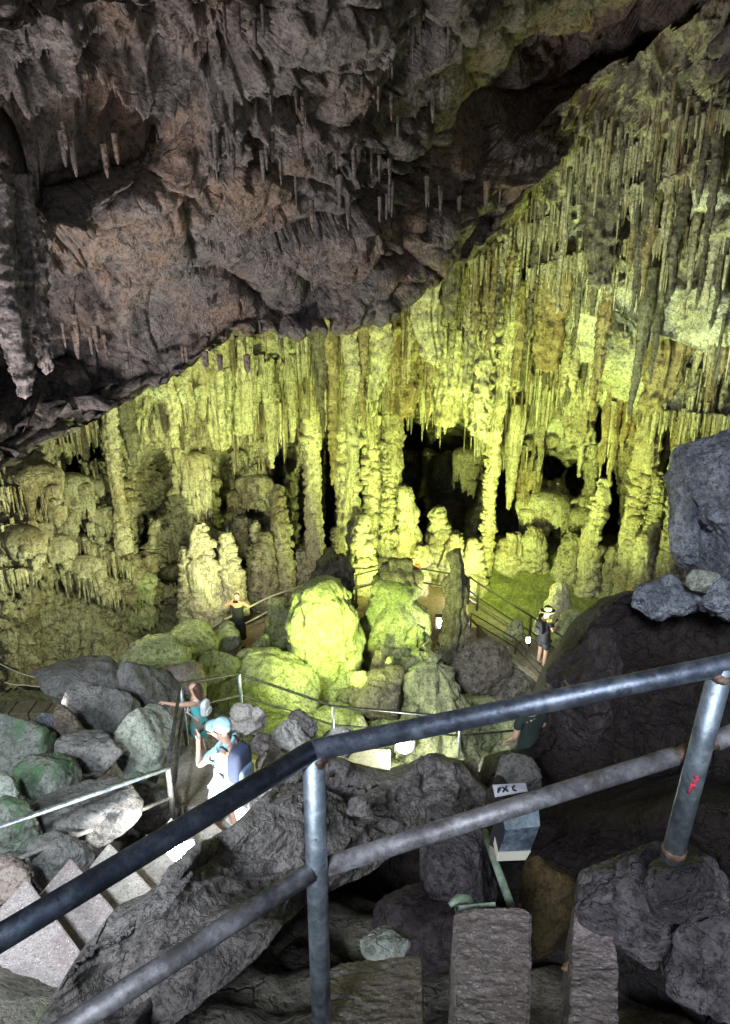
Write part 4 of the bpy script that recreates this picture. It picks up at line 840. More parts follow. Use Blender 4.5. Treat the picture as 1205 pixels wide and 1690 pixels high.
# steps going on down to the woman and beyond
pc = [Vector((-1.75, 7.1, -6.75)), Vector((-2.0, 7.7, -7.2)), Vector((-2.15, 8.3, -7.65)), Vector((-2.2, 8.9, -8.05)), Vector((-2.2, 9.5, -8.45)), Vector((-1.9, 10.3, -8.8)), Vector((-1.3, 11.0, -9.2)), Vector((-0.4, 11.6, -9.6))]
lb = ['step directly in front of the man in white shorts', 'step between the man and the pointing woman', 'upper dark step behind the pointing woman', 'dark step the pointing woman stands on', 'step inside the corner of the stair railing', 'hidden step past the railing corner', 'step under the middle post of the stair railing', 'last step before the lit floor']
for i, c in enumerate(pc):
    b = MB(); b.box((c.x + 0.15, c.y, c.z - 0.2), (1.5, 0.8, 0.4), Matrix.Rotation(rs.uniform(-.12, .12), 3, 'Z'))
    tag(b.build('stone_step', M['step'], bevel=0.03, loc=(c.x, c.y, c.z - 0.4)), lb[i], 'step')

# ------------------------------------------------------------------ railings
def child(o, par):
    o.parent = par; o.matrix_parent_inverse = Matrix.Translation(-par.location); return o
def railing(name, label, tops, hs, mat, r=0.022, mid=0.5, postmat=None, posts=None, extra_low=False, upper=None):
    par = empty(name, tops[0] - Vector((0, 0, hs[0])), label, 'railing')
    b = MB(); b.tube(tops, r, 10); child(b.build('handrail', mat, smooth=True), par)
    lows = [t - Vector((0, 0, mid)) for t in tops]; b = MB(); b.tube(lows, r * 0.9, 10); child(b.build('lower_rail', upper or mat, smooth=True), par)
    for i, t in enumerate(tops):
        if posts and i not in posts: continue
        b = MB(); b.tube([t - Vector((0, 0, hs[i])), t - Vector((0, 0, 0.0))], r * 1.25, 10); child(b.build('post', postmat or mat, smooth=True), par)
    return par
zt = -9.42
railing('far_railing', 'steel railing climbing left of the great dome behind the woman in black', [onz(330, 1050, zt), onz(372, 1022, zt), onz(445, 985, zt), onz(512, 962, zt)], [1.0] * 4, M['palepaint'], 0.028, 0.45)
railing('far_railing', 'dark railing along the foot of the back wall left of the shaded column', [onz(565, 955, zt), onz(588, 949, zt), onz(640, 936, zt), onz(684, 937, zt), onz(757, 949, zt)], [1.0] * 5, M['darkpaint'], 0.028, 0.48)
railing('far_railing', 'railing between the green basin and the walkway of the man in the dark hat', [onz(775, 952, zt), onz(790, 963, zt), onz(877, 1017, zt), onz(960, 1072, zt)], [1.0] * 4, M['darkpaint'], 0.028, 0.48)
railing('far_railing', 'dim railing on the near side of the dark walkway', [onz(778, 1012, -9.9), onz(852, 1055, -9.9), onz(905, 1110, -9.9)], [0.8] * 3, M['darkpaint'], 0.018, 0.25)
tops = [PV(277, 1270, 6.5), PV(298, 1128, 9.3), PV(395, 1112, 11.0), PV(549, 1165, 11.9), PV(760, 1184, 12.2), PV(900, 1172, 12.8)]
railing('stair_railing', 'thin steel railing turning round the stairs past the woman and running above the floodlight', tops, [0.1, 1.15, 1.0, 1.0, 1.0, 1.0], M['smallrail'], 0.026, 0.46, M['galv'])
t0, t1 = PV(-40, 1378, 4.7), PV(277, 1268, 6.45)
t00 = t0 + (t0 - t1) * 0.6
railing('stair_railing', 'pale railing with two rails beside the boulder pile at the left edge', [t00, t0, t1], [0.9, 0.9, 0.72], M['galv'], 0.026, 0.42, M['palerail'], posts=[0, 2], upper=M['palerail'])

# foreground railing
RL = PV(517, 1238, 1.48); RR = PV(1192, 1098, 1.60); RZ = PV(1400, 1050, 1.66); LE = PV(-30, 1566, 1.0); LE2 = LE + (LE - RL) * 0.8
fr = empty('foreground_railing', (RL.x, RL.y, RL.z - 1.1), 'worn galvanised pipe railing crossing the whole foreground', 'railing')
b = MB(); b.tube([LE2, LE, RL], 0.0275, 28); o = child(b.build('handrail', M['raildark'], smooth=True), fr); o['label'] = 'dark blue left length of the handrail sloping down to the corner'
b = MB(); b.tube([RL, RR, RZ], 0.0275, 28); o = child(b.build('handrail', M['railblue'], smooth=True), fr); o['label'] = 'lighter blue right length of the handrail'
b = MB(); pb = Vector((RL.x, RL.y, RL.z - 1.0)); b.tube([pb, RL + Vector((0, 0, -0.012))], 0.030, 32); o = child(b.build('post', M['galv'], smooth=True), fr); o['label'] = 'pale blue left post with a rusty weld on top'
rb = PV(1112, 1404, 1.60); rbot = rb + (rb - RR).normalized() * 0.03
b = MB(); b.tube([rbot, RR], 0.031, 32); o = child(b.build('post', M['galv'], smooth=True), fr); o['label'] = 'right post with a small red paint mark, foot set in the boulder'
k = (rb - RR); fo = rb - k * 0.005
b = MB(); b.tube([rb + k.normalized() * 0.01, rb - k.normalized() * 0.012], 0.035, 28); child(b.build('weld_collar', M['rust'], smooth=True), fr)
# rusty weld at the left post
V, Fc = rock_shape(RL + Vector((0, -0.002, -0.024)), (0.038, 0.033, 0.022), 5, n=4, rough=0.10); child(mesh('weld', V, Fc, M['rust']), fr)
V, Fc = rock_shape(RR + Vector((-0.004, -0.004, -0.022)), (0.035, 0.034, 0.020), 6, n=4, rough=0.10); child(mesh('weld', V, Fc, M['rust']), fr)
m1 = PV(520, 1436, 1.50); m2 = PV(1114, 1248, 1.66); m3 = PV(1196, 1217, 1.68)
b = MB(); b.tube([m1, m2], 0.027, 26); o = child(b.build('lower_rail', M['midpipe'], smooth=True), fr); o['label'] = 'scaly right length of the lower rail ending in a rusty sleeve'
b = MB(); d = (m3 - m2).normalized(); b.tube([m2 - d * 0.0, m2 + d * 0.03, m3], 0.022, 20); child(b.build('rail_sleeve', M['rust'], smooth=True), fr)
b = MB(); b.tube([m3 - d * 0.03, m3 + d * 0.5], 0.028, 24); child(b.build('lower_rail', M['midpipe'], smooth=True), fr)
m4 = PV(512, 1440, 1.46); m5 = PV(270, 1595, 1.22); m6 = m5 + (m5 - m4) * 2
b = MB(); b.tube([m4, m5, m6], 0.027, 26); o = child(b.build('lower_rail', M['midpipe'], smooth=True), fr); o['label'] = 'left length of the lower rail running out at the bottom'
# red paint mark wrapped on the right post
ax = (RR - rbot).normalized(); c0 = PV(1157, 1287, 1.60); q = rbot + ax * (c0 - rbot).dot(ax)
viewd = (-q).normalized(); e1 = (viewd - ax * viewd.dot(ax)).normalized(); e2 = ax.cross(e1)
b = MB()
strokes = [[(0.1, .030), (0.26, .038), (0.42, .034), (0.36, .022), (0.18, .018), (0.08, .012)], [(0.08, .012), (0.02, -.006), (-0.06, -.026)], [(0.30, .010), (0.22, -.002)]]
if e2.x < 0: strokes = [[(-a_, z_) for a_, z_ in s_] for s_ in strokes]
for s_ in strokes:
    pts = [q + ax * z_ + (e1 * math.cos(a_) + e2 * math.sin(a_)) * 0.0312 for a_, z_ in s_]; b.tube(pts, 0.0042, 6)
child(b.build('paint_mark', plain('red_paint', (0.65, 0.05, 0.10), 0.6), smooth=True), fr)

# ------------------------------------------------------------------ foreground slabs
def rough_slab(name, poly_px, D_or_z, thick, mat, label, seed, tilt=None):
    pts = [PV(u, v, d) for u, v, d in poly_px]
    bm = bmesh.new(); top = [bm.verts.new(p) for p in pts]; bot = [bm.verts.new(p + Vector((0, 0.04, -thick))) for p in pts]
    k = len(pts); bm.faces.new(top); bm.faces.new(bot[::-1])
    for i in range(k): bm.faces.new((top[i], bot[i], bot[(i + 1) % k], top[(i + 1) % k]))
    bmesh.ops.recalc_face_normals(bm, faces=bm.faces)
    bmesh.ops.bevel(bm, geom=list(bm.edges), offset=0.006, segments=2, affect='EDGES')
    bmesh.ops.triangulate(bm, faces=bm.faces)
    for _ in range(6):
        es = [e for e in bm.edges if e.calc_length() > 0.012]
        if not es or len(bm.faces) > 60000: break
        bmesh.ops.subdivide_edges(bm, edges=es, cuts=1); bmesh.ops.triangulate(bm, faces=[f for f in bm.faces if len(f.verts) > 3])
    bm.normal_update(); co = np.array([v.co[:] for v in bm.verts]); no = np.array([v.normal[:] for v in bm.verts])
    h = 0.006 * fbm(co * 18, 3, seed) + 0.0035 * fbm(co * 70, 3, seed + 2) - 0.006 * np.clip(fbm(co * 40, 2, seed + 5) - 0.25, 0, 1)
    co = co + no * h[:, None]
    for v, c in zip(bm.verts, co): v.co = c
    me = bpy.data.meshes.new(name); bm.to_mesh(me); bm.free(); c = pts[0]; 
    for v in me.vertices: v.co -= c
    me.polygons.foreach_set('use_smooth', [True] * len(me.polygons)); me.materials.append(mat)
    o = bpy.data.objects.new(name, me); o.location = c; COL.objects.link(o); return tag(o, label, 'slab')
rough_slab('stone_slab', [(532, 1606, 1.80), (560, 1590, 1.88), (690, 1576, 1.92), (698, 1580, 1.90), (702, 1700, 1.45), (520, 1700, 1.45)], 0, 0.25, M['aggregate'], 'rough pinkish slab cut off by the bottom edge, left of the upright block', 1)
rough_slab('stone_block', [(750, 1508, 2.05), (770, 1500, 2.08), (860, 1496, 2.08), (878, 1506, 2.05), (876, 1640, 1.62), (872, 1720, 1.40), (748, 1720, 1.40), (749, 1640, 1.62)], 0, 0.35, M['aggregate'], 'square speckled stone block at whose back the lamp pole stands', 2)
rough_slab('stone_wedge', [(944, 1560, 1.95), (952, 1470, 2.20), (968, 1438, 2.30), (984, 1450, 2.27), (1008, 1520, 2.05), (1022, 1600, 1.80), (1020, 1700, 1.50), (940, 1700, 1.50)], 0, 0.30, M['aggregate'], 'grey wedge shaped slab leaning on the folded boulder', 3)

# ------------------------------------------------------------------ lamp housing on a pole, bracket, plate
metalb = pipemat('pitted_blue_metal', (0.30, 0.38, 0.46), (0.46, 0.56, 0.64), (0.14, 0.17, 0.20), 0.58, sc=1.4, metal=0.35, rough=0.5)
metald = pipemat('scuffed_blue_metal', (0.14, 0.20, 0.28), (0.30, 0.38, 0.46), (0.06, 0.08, 0.11), 0.55, sc=1.6, metal=0.35, rough=0.5)
dark = plain('lamp_side_paint', (0.035, 0.035, 0.045), 0.5); cream = plain('cream_lamp_frame', (0.62, 0.60, 0.50), 0.5, var=0.08)
greenp = pipemat('mint_green_pole', (0.24, 0.34, 0.25), (0.34, 0.44, 0.33), (0.12, 0.15, 0.10), 0.6, metal=0.1, rough=0.6)
LD = 2.55
lamp = empty('floodlight', PV(846, 1500, 2.2), 'boxy pitted blue floodlight seen from behind on a mint green pole', 'floodlight')
def quad(o, pts4, back, name, mat):   # slab given by 4 front points and a thickness vector
    b = MB(); V = [Vector(p) for p in pts4] + [Vector(p) + Vector(back) for p in pts4]
    b.add(V, [(0, 1, 2, 3), (7, 6, 5, 4), (0, 4, 5, 1), (1, 5, 6, 2), (2, 6, 7, 3), (3, 7, 4, 0)])
    return child(b.build(name, mat, bevel=0.003), o)
a1, a2 = PV(826, 1330, 2.52), PV(888, 1318, 2.58)
b1, b2 = PV(834, 1370, 2.40), PV(892, 1364, 2.46)
c1, c2 = PV(824, 1406, 2.44), PV(876, 1404, 2.50)
d1, d2 = PV(820, 1422, 2.40), PV(868, 1420, 2.46)
e1_, e2_ = PV(813, 1352, 2.62), PV(811, 1380, 2.64); f_ = PV(808, 1400, 2.60)
bk = (0.0, 0.05, -0.02)
quad(lamp, [b1, b2, a2, a1], (0, .03, -.02), 'top_cover', metalb)
quad(lamp, [c1, c2, b2 + Vector((-.004, 0, -.004)), b1 + Vector((.008, 0, -.004))], (0, .09, 0), 'back_cover', metald)
quad(lamp, [c1 + Vector((-.004, -.004, .002)), b1 + Vector((-.002, .003, .0)), a1 + Vector((-.002, .003, 0)), f_ + Vector((0, 0, 0.02))], (0.006, .04, 0), 'side_panel', dark)
quad(lamp, [d1, d2, c2 + Vector((.002, -.004, 0)), c1 + Vector((-.004, -.004, 0))], (0, .10, 0), 'front_frame', cream)
quad(lamp, [d1 + Vector((-.001, .0, 0)), c1 + Vector((-.005, -.003, 0)), f_ + Vector((0, 0, 0)), f_ + Vector((0, 0, -0.03))], (0.004, .02, 0), 'frame_side', cream)
b = MB(); b.tube([PV(846, 1502, 2.2), PV(812, 1408, 2.62), PV(800, 1372, 2.8)], 0.018, 16); child(b.build('pole', greenp, smooth=True), lamp)
b = MB(); b.tube([PV(836, 1376, 2.62), PV(812, 1405, 2.60)], 0.008, 8); child(b.build('bracket', dark, smooth=True), lamp)
# number plate behind the lower rail
wp = empty('marker_plate', PV(815, 1318, 3.3), 'small white plate with black characters half hidden by the lower rail', 'sign')
q1, q2, q3, q4 = PV(814, 1314, 3.3), PV(870, 1306, 3.3), PV(868, 1294, 3.36), PV(813, 1297, 3.36)
def plateq(pts, th, name, mat):
    b = MB(); V = [Vector(p) for p in pts] + [Vector(p) + Vector((0, th, 0)) for p in pts]
    b.add(V, [(0, 1, 2, 3), (7, 6, 5, 4), (0, 4, 5, 1), (1, 5, 6, 2), (2, 6, 7, 3), (3, 7, 4, 0)]); return child(b.build(name, mat), wp)
q1 = PV(817, 1316, 3.30); q2 = PV(871, 1306, 3.30)
plateq([q1, q2, q3, q4], 0.01, 'plate', plain('white_enamel', (0.62, 0.64, 0.72), 0.4, var=0.08))
b = MB()
def stroke(pts, r=0.0048): b.tube([PV(u, v, 3.29) for u, v in pts], r, 6)
stroke([(822, 1308), (822.5, 1301), (827, 1300)]); stroke([(822, 1304), (826, 1303.4)])
stroke([(829, 1299), (838, 1306)]); stroke([(836.5, 1297), (830, 1307)]); stroke([(849, 1296), (845.5, 1300), (847, 1304), (852, 1305)])
child(b.build('lettering', plain('black_lettering', (0.02, 0.02, 0.03), 0.5), smooth=True), wp)
# mint metal bits lying by the block
b = MB(); b.tube([PV(757, 1498, 2.12), PV(817, 1492, 2.14)], 0.011, 4); tag(b.build('metal_angle', greenp, loc=tuple(PV(757, 1498, 2.12))), 'short mint green metal angle lying behind the speckled block', 'metal scrap')
b = MB(); b.tube([PV(742, 1494, 2.35), PV(755, 1483, 2.38), PV(772, 1482, 2.4), PV(788, 1494, 2.38)], [0.012, 0.02, 0.02, 0.010], 8); tag(b.build('metal_strip', greenp, smooth=True, loc=tuple(PV(742, 1494, 2.35))), 'bent mint green metal strip half buried behind the metal angle', 'metal scrap')

# ------------------------------------------------------------------ lit lamps
def flood(u, v, D, label, r, em, col, housing=True, w=1.6, watts=0):
    p = PV(u, v, D); t = empty('cave_lamp', (p.x, p.y, p.z - 0.12), label, 'lamp')
    m = bpy.data.materials.new('lit_glass'); m.use_nodes = True; bs = m.node_tree.nodes['Principled BSDF']; bs.inputs['Emission Color'].default_value = (*col, 1); bs.inputs['Emission Strength'].default_value = em
    V, Fc = ICO[3]; child(mesh('bulb', V * r * np.array([w, 0.5, 1]) + np.array(p), Fc, m), t)
    b = MB(); b.box(p + Vector((0, r * 0.9, 0)), (r * 2.6 * w, r * 1.2, r * 2.4)); child(b.build('housing', M['darkpaint'], bevel=0.01), t)
    b = MB(); b.tube([p + Vector((0, r, -r)), p + Vector((0, r, -0.5))], 0.02, 8); child(b.build('stand', M['darkpaint']), t)
    if watts: point('lamp_glow', p + Vector((0, -r * 1.6, 0.05)), watts, col, r)
    return t
flood(668, 1232, 12.0, 'dazzling white floodlight on the lit floor behind the rock ridge', 0.17, 60, (0.95, 1.0, 0.80), w=1.0, watts=110)
flood(731, 1030, 16.2, 'round lit lamp left of the shaded column', 0.15, 40, (0.92, 1.0, 0.55), w=1.0, watts=40)
flood(872, 1057, 16.0, 'small oval lit lamp at the foot of the walkway railing', 0.08, 40, (0.95, 1.0, 0.85), w=0.7, watts=18)
flood(312, 1396, 5.5, 'small stair lamp beside the brightest step', 0.035, 14, (0.98, 0.96, 0.92), w=1.3, watts=110)
flood(752, 994, 20.2, 'lamp lighting the pink path beside the shaded column', 0.05, 30, (1.0, 0.95, 0.88), watts=120)

# ------------------------------------------------------------------ left recess: rope, tag, low wall
p0, p1, p2 = PV(-20, 1085, 12.0), PV(85, 1122, 11.6), PV(215, 1118, 11.3)
def rope(pts, r, label, sag=0.1):
    out = []
    for a_, b_ in zip(pts[:-1], pts[1:]):
        for i in range(9): t = i / 8; q = a_.lerp(b_, t); q = q + Vector((0, 0, -sag * 4 * t * (1 - t))); out.append(q)
    b = MB(); b.tube(out, r, 6); return tag(b.build('rope', plain('old_rope', (0.34, 0.33, 0.22), 0.9), smooth=True, loc=tuple(pts[0])), label, 'rope')
rope([PV(-20, 1083, 11.0), PV(75, 1120, 10.8), PV(150, 1118, 10.6)], 0.012, 'upper old rope sagging across the dark left recess')
rope([PV(8, 1126, 10.9), PV(40, 1130, 10.8), PV(90, 1132, 10.7), PV(150, 1130, 10.6)], 0.013, 'lower knotted rope across the dark left recess', 0.03)
b = MB(); c = PV(82, 1122, 10.75); dz = pxm(82, 1122, 10.75)
V = [c + Vector((-8 * dz, 0, 2 * dz)), c + Vector((7 * dz, 0, 3 * dz)), c + Vector((6 * dz, 0, -9 * dz)), c + Vector((0, 0, -13 * dz)), c + Vector((-5 * dz, 0, -10 * dz))]
b.add(V + [v + Vector((0, .006, 0)) for v in V], [(0, 1, 2, 3, 4), (9, 8, 7, 6, 5)] + [(i, (i + 1) % 5, 5 + (i + 1) % 5, 5 + i) for i in range(5)])
tag(b.build('paper_tag', plain('stained_paper', (0.55, 0.56, 0.42), 0.8), loc=tuple(c)), 'pale torn tag hanging on the ropes in the dark left recess', 'tag')
b = MB(); rs2 = random.Random(9)
for r_ in range(3):
    x = -40
    while x < 92:
        w = rs2.uniform(18, 34); c = PV(x + w / 2, 1172 + r_ * 13, 10.3); mm = pxm(x, 1180, 10.3); b.box(c, (w * mm * 0.95, 0.4, 13 * mm * 1.1), Matrix.Rotation(rs2.uniform(-.05, .05), 3, 'Y')); x += w
tag(b.build('stone_wall', M['riser'], bevel=0.02, loc=tuple(PV(0, 1200, 10.3))), 'low mossy stone wall below the dark left recess', 'wall')

# ------------------------------------------------------------------ people
SKIN = plain('skin', (0.58, 0.36, 0.27), 0.55, var=0.06, bump=0.03); 
def cloth(name, c): return plain(name, c, 0.85, var=0.14, sc=14, bump=0.25)
FOLDTEX = bpy.data.textures.new('folds', 'CLOUDS'); FOLDTEX.noise_scale = 0.09; FOLDTEX.noise_depth = 2
def skinned(name, J, E, mat, parent, sub=2, root=None):
    ks = list(J); ix = {k: i for i, k in enumerate(ks)}
    me = bpy.data.meshes.new(name); me.from_pydata([J[k][0] for k in ks], [(ix[a], ix[b]) for a, b in E], []); me.update()
    o = bpy.data.objects.new(name, me); COL.objects.link(o); m = o.modifiers.new('skin', 'SKIN'); m.use_smooth_shade = True
    if not me.skin_vertices: me.attributes.new
    sv = me.skin_vertices[0].data
    for i, k in enumerate(ks):
        r = J[k][1]; sv[i].radius = (r, r) if not isinstance(r, tuple) else r; sv[i].use_root = (k == (root or ks[0]))
    s = o.modifiers.new('subsurf', 'SUBSURF'); s.levels = sub; s.render_levels = sub
    if 'cloth' in mat.name:
        d_ = o.modifiers.new('folds', 'DISPLACE'); d_.texture = FOLDTEX; d_.strength = 0.045; d_.mid_level = 0.5; d_.texture_coords = 'LOCAL'
    me.materials.append(mat); o.parent = parent; return o
def lerp(a, b, t): return tuple(a[i] + (b[i] - a[i]) * t for i in range(3))
def person(foot, head_v_height, rz, label, pose, wear, hair=None, extra=None):
    """foot: world point between the feet; pose: joint overrides for a 1.70 m figure facing +y"""
    t = empty('person', foot, label, 'person', rz=rz); k = head_v_height / 1.70; t.scale = (k, k, k)
    J = dict(pelvis=((0, 0, .93), (.135, .10)), spine=((0, 0, 1.10), (.125, .09)), chest=((0, 0, 1.30), (.15, .10)), neck=((0, .0, 1.455), .052), skull=((0, .015, 1.545), .070), head=((0, .025, 1.615), .088), top=((0, .015, 1.685), .062),
             nose=((0, .115, 1.59), .013), chin=((0, .085, 1.535), .026),
             hipR=((.09, 0, .88), .092), kneeR=((.10, .02, .49), .060), ankR=((.10, -.02, .09), .040), toeR=((.11, .15, .035), .030),
             hipL=((-.09, 0, .88), .092), kneeL=((-.10, .02, .49), .060), ankL=((-.10, -.02, .09), .040), toeL=((-.11, .15, .035), .030),
             shR=((.175, 0, 1.405), .055), elR=((.23, -.02, 1.12), .040), wrR=((.25, .08, .87), .027), shL=((-.175, 0, 1.405), .055), elL=((-.23, -.02, 1.12), .040), wrL=((-.25, .08, .87), .027))
    for q, v in pose.items():
        if q in J: J[q] = (v, J[q][1])
    E = [('pelvis', 'spine'), ('spine', 'chest'), ('chest', 'neck'), ('neck', 'skull'), ('skull', 'head'), ('head', 'top'), ('head', 'nose'), ('skull', 'chin')]
    for s in 'RL':
        E += [('pelvis', 'hip' + s), ('hip' + s, 'knee' + s), ('knee' + s, 'ank' + s), ('ank' + s, 'toe' + s), ('chest', 'sh' + s), ('sh' + s, 'el' + s), ('el' + s, 'wr' + s)]
        w = Vector(J['wr' + s][0]); d = (w - Vector(J['el' + s][0])).normalized(); cu = Vector(pose.get('curl', (0, .4, -1))); cu = (cu - d * cu.dot(d)).normalized(); sd = d.cross(cu).normalized()
        pm = w + d * .055; J['pm' + s] = (tuple(pm), (.030, .018)); E.append(('wr' + s, 'pm' + s))
        for f in range(4):
            o_ = sd * (.024 - .016 * f); ln = (.034, .040, .037, .028)[f]
            a_ = pm + o_ + d * .028; b_ = a_ + d * ln * .8 + cu * .010; c_ = b_ + d * ln * .45 + cu * .020
            for nm, p_, r_ in (('a', a_, .0095), ('b', b_, .0085), ('c', c_, .0075)): J[f'f{s}{f}{nm}'] = (tuple(p_), r_)
            E += [('pm' + s, f'f{s}{f}a'), (f'f{s}{f}a', f'f{s}{f}b'), (f'f{s}{f}b', f'f{s}{f}c')]
        th = w + d * .02 + sd * .034 + cu * .008; t2 = th + d * .034 + sd * .012 + cu * .012
        J['t1' + s] = (tuple(th), .011); J['t2' + s] = (tuple(t2), .009); E += [('wr' + s, 't1' + s), ('t1' + s, 't2' + s)]
    body = skinned('body', J, E, SKIN, t)
    def grow(ks, r): return {q: (J[q][0], tuple(x + r for x in J[q][1]) if isinstance(J[q][1], tuple) else J[q][1] + r) for q in ks}
    for part, kind, mat in wear:
        if kind == 'shirt':
            K = grow(['pelvis', 'spine', 'chest'], .030); K['pelvis'] = (K['pelvis'][0], (.175, .14)); K['hm'] = (lerp(J['pelvis'][0], J['kneeR'][0], .0)[:2] + (.80,), (.18, .145)); K['neckl'] = (lerp(J['chest'][0], J['neck'][0], .72), .065); E2 = [('hm', 'pelvis'), ('pelvis', 'spine'), ('spine', 'chest'), ('chest', 'neckl')]
            for s in 'RL':
                K['sh' + s] = (J['sh' + s][0], .078); K['e' + s] = (lerp(J['sh' + s][0], J['el' + s][0], .62), .072); E2 += [('chest', 'sh' + s), ('sh' + s, 'e' + s)]
        elif kind == 'vest':
            K = grow(['pelvis', 'spine', 'chest'], .03); K['pelvis'] = (K['pelvis'][0], (.18, .15)); K['hm'] = (J['pelvis'][0][:2] + (.76,), (.19, .15)); K['neckl'] = (lerp(J['chest'][0], J['neck'][0], .6), .07); E2 = [('hm', 'pelvis'), ('pelvis', 'spine'), ('spine', 'chest'), ('chest', 'neckl')]
            for s in 'RL': K['s' + s] = (lerp(J['chest'][0], J['sh' + s][0], .75), .07); E2 += [('chest', 's' + s)]
        elif kind in ('shorts', 'trousers', 'wide'):
            f_ = {'shorts': .80, 'trousers': .97, 'wide': .62}[kind]; K = grow(['pelvis'], .035); K['waist'] = (lerp(J['pelvis'][0], J['spine'][0], .6), (.145, .12)); E2 = [('pelvis', 'waist')]
            for s in 'RL':
                K['hip' + s] = (J['hip' + s][0], .118)
                if kind == 'shorts': K['m' + s] = (lerp(J['hip' + s][0], J['knee' + s][0], .92), .095); E2 += [('pelvis', 'hip' + s), ('hip' + s, 'm' + s)]
                else:
                    K['knee' + s] = (J['knee' + s][0], .085 if kind == 'trousers' else .10); K['m' + s] = (lerp(J['knee' + s][0], J['ank' + s][0], f_), .07 if kind == 'trousers' else .095); E2 += [('pelvis', 'hip' + s), ('hip' + s, 'knee' + s), ('knee' + s, 'm' + s)]
        elif kind == 'dress':
            K = {'spine': (J['spine'][0], (.14, .11)), 'chest': (J['chest'][0], (.165, .12)), 'neckl': (lerp(J['chest'][0], J['neck'][0], .45), .085), 'pelvis': (J['pelvis'][0], (.18, .15)), 'hem': (lerp(J['pelvis'][0], J['kneeR'][0], .55)[:1] + (0, .70), (.23, .20)), 'hem2': ((0, 0, .56), (.26, .22))}
            E2 = [('spine', 'chest'), ('chest', 'neckl'), ('spine', 'pelvis'), ('pelvis', 'hem'), ('hem', 'hem2')]
        elif kind == 'shoe':
            for s in 'RL': K = {'h': (lerp(J['ank' + s][0], (J['ank' + s][0][0], J['ank' + s][0][1], 0), .5), .050), 'm': (lerp(J['ank' + s][0], J['toe' + s][0], .6)[:2] + (.045,), .046), 't': (J['toe' + s][0], .042)}; skinned(part, K, [('h', 'm'), ('m', 't')], mat, t, 2)
            continue
        skinned(part, K, E2, mat, t, 2, root='spine' if kind == 'dress' else 'pelvis')
    H = Vector(J['head'][0])
    if hair:
        hm, hk = hair
        if hk == 'long': K = {'a': (tuple(H + Vector((0, -.02, .045))), .098), 'b': (tuple(H + Vector((0, -.07, -.03))), .092), 'c': (tuple(H + Vector((0, -.10, -.15))), .085), 'd': (tuple(H + Vector((0, -.12, -.27))), .06)}; E2 = [('a', 'b'), ('b', 'c'), ('c', 'd')]
        else: K = {'a': (tuple(H + Vector((0, .005, .05))), .088), 'b': (tuple(H + Vector((0, -.035, .0))), .086)}; E2 = [('a', 'b')]
        skinned('hair', K, E2, hm, t, 2)
    if extra: extra(t, J, H)
    return t
def sub(o, t): o.parent = t; return o
def cap(mat, brim=True, wide=False):
    def f(t, J, H):
        b = MB(); n = 18; prof = [(.101, .0), (.104, .03), (.095, .075), (.06, .108), (.0, .115)]
        V = []; Fc = []
        for j, (r, z) in enumerate(prof):
            for k in range(n): a = k * math.tau / n; V.append(tuple(H + Vector((math.cos(a) * r, math.sin(a) * r * 1.1 - .005, z + .015))))
        for j in range(len(prof) - 1):
            for k in range(n): Fc.append((j * n + k, j * n + (k + 1) % n, (j + 1) * n + (k + 1) % n, (j + 1) * n + k))
        b.add(V, Fc); c = sub(b.build('hat' if wide else 'cap', mat, smooth=True), t)
        V = []; Fc = []; R0, R1 = .098, (.175 if wide else .19)
        rng = range(n + 1)
        for k in rng:
            a = k * math.tau / n if wide else math.pi * (.12 + .76 * k / n)
            rr = R1 if wide else R0 + (R1 - R0) * math.sin(math.pi * k / n) ** .5
            for r, z in ((R0, .018), (rr, .002), (rr, -.004), (R0, .010)): V.append(tuple(H + Vector((math.cos(a) * r, math.sin(a) * r * 1.1, z))))
        for k in range(n):
            for q in range(4): Fc.append((k * 4 + q, k * 4 + (q + 1) % 4, k * 4 + 4 + (q + 1) % 4, k * 4 + 4 + q))
        b = MB(); b.add(V, Fc); sub(b.build('brim', mat, smooth=True), c)
    return f
def backpack(mat, strapm, w=.30, h=.44, d=.17, pocket=None):
    def f(t, J, H):
        c = Vector(J['chest'][0]).lerp(Vector(J['spine'][0]), .45); V, Fc = ICO[4]
        ax = (Vector(J['neck'][0]) - Vector(J['pelvis'][0])).normalized(); back = Vector((1, 0, 0)).cross(ax).normalized() * -1
        if back.y > 0: back = -back
        P_ = np.sign(V) * np.abs(V) ** 0.55
        Mx = np.stack([np.array((1, 0, 0)), np.array(back), np.array(ax)], 0); o0 = np.array(c + back * (.10 + d / 2))
        Q = (P_ * np.array([w / 2, d / 2, h / 2])); Q[:, 0] *= 1 - .12 * (P_[:, 2] > 0) * P_[:, 2]
        bp = sub(mesh('backpack', Q @ Mx + o0, Fc, mat), t)
        Q2 = P_ * np.array([w * .38, d * .22, h * .22]) + np.array([0, d * .50, -h * .20]); sub(mesh('pocket', Q2 @ Mx + o0, Fc, pocket or mat), bp)
        for s in (-1, 1):
            b = MB(); sh = Vector(J['sh' + ('R' if s > 0 else 'L')][0]); x = s * .10
            b.tube([c + back * .10 + Vector((x, 0, 0)) + ax * .19, Vector((s * .12, sh.y, sh.z)) + ax * .045 + back * .03, Vector((s * .125, sh.y, sh.z)) - back * .095 - ax * .06, c - back * .13 + Vector((s * .13, 0, 0)) - ax * .05, c + back * .09 + Vector((s * .15, 0, 0)) - ax * .18], .014, 8)
            sub(b.build('strap', strapm, smooth=True), bp)
    return f
def phone(t, J, at=None, m=None):
    w = (Vector(J['pmR'][0]) + Vector(J['pmL'][0])) / 2 if at is None else Vector(at)
    return w
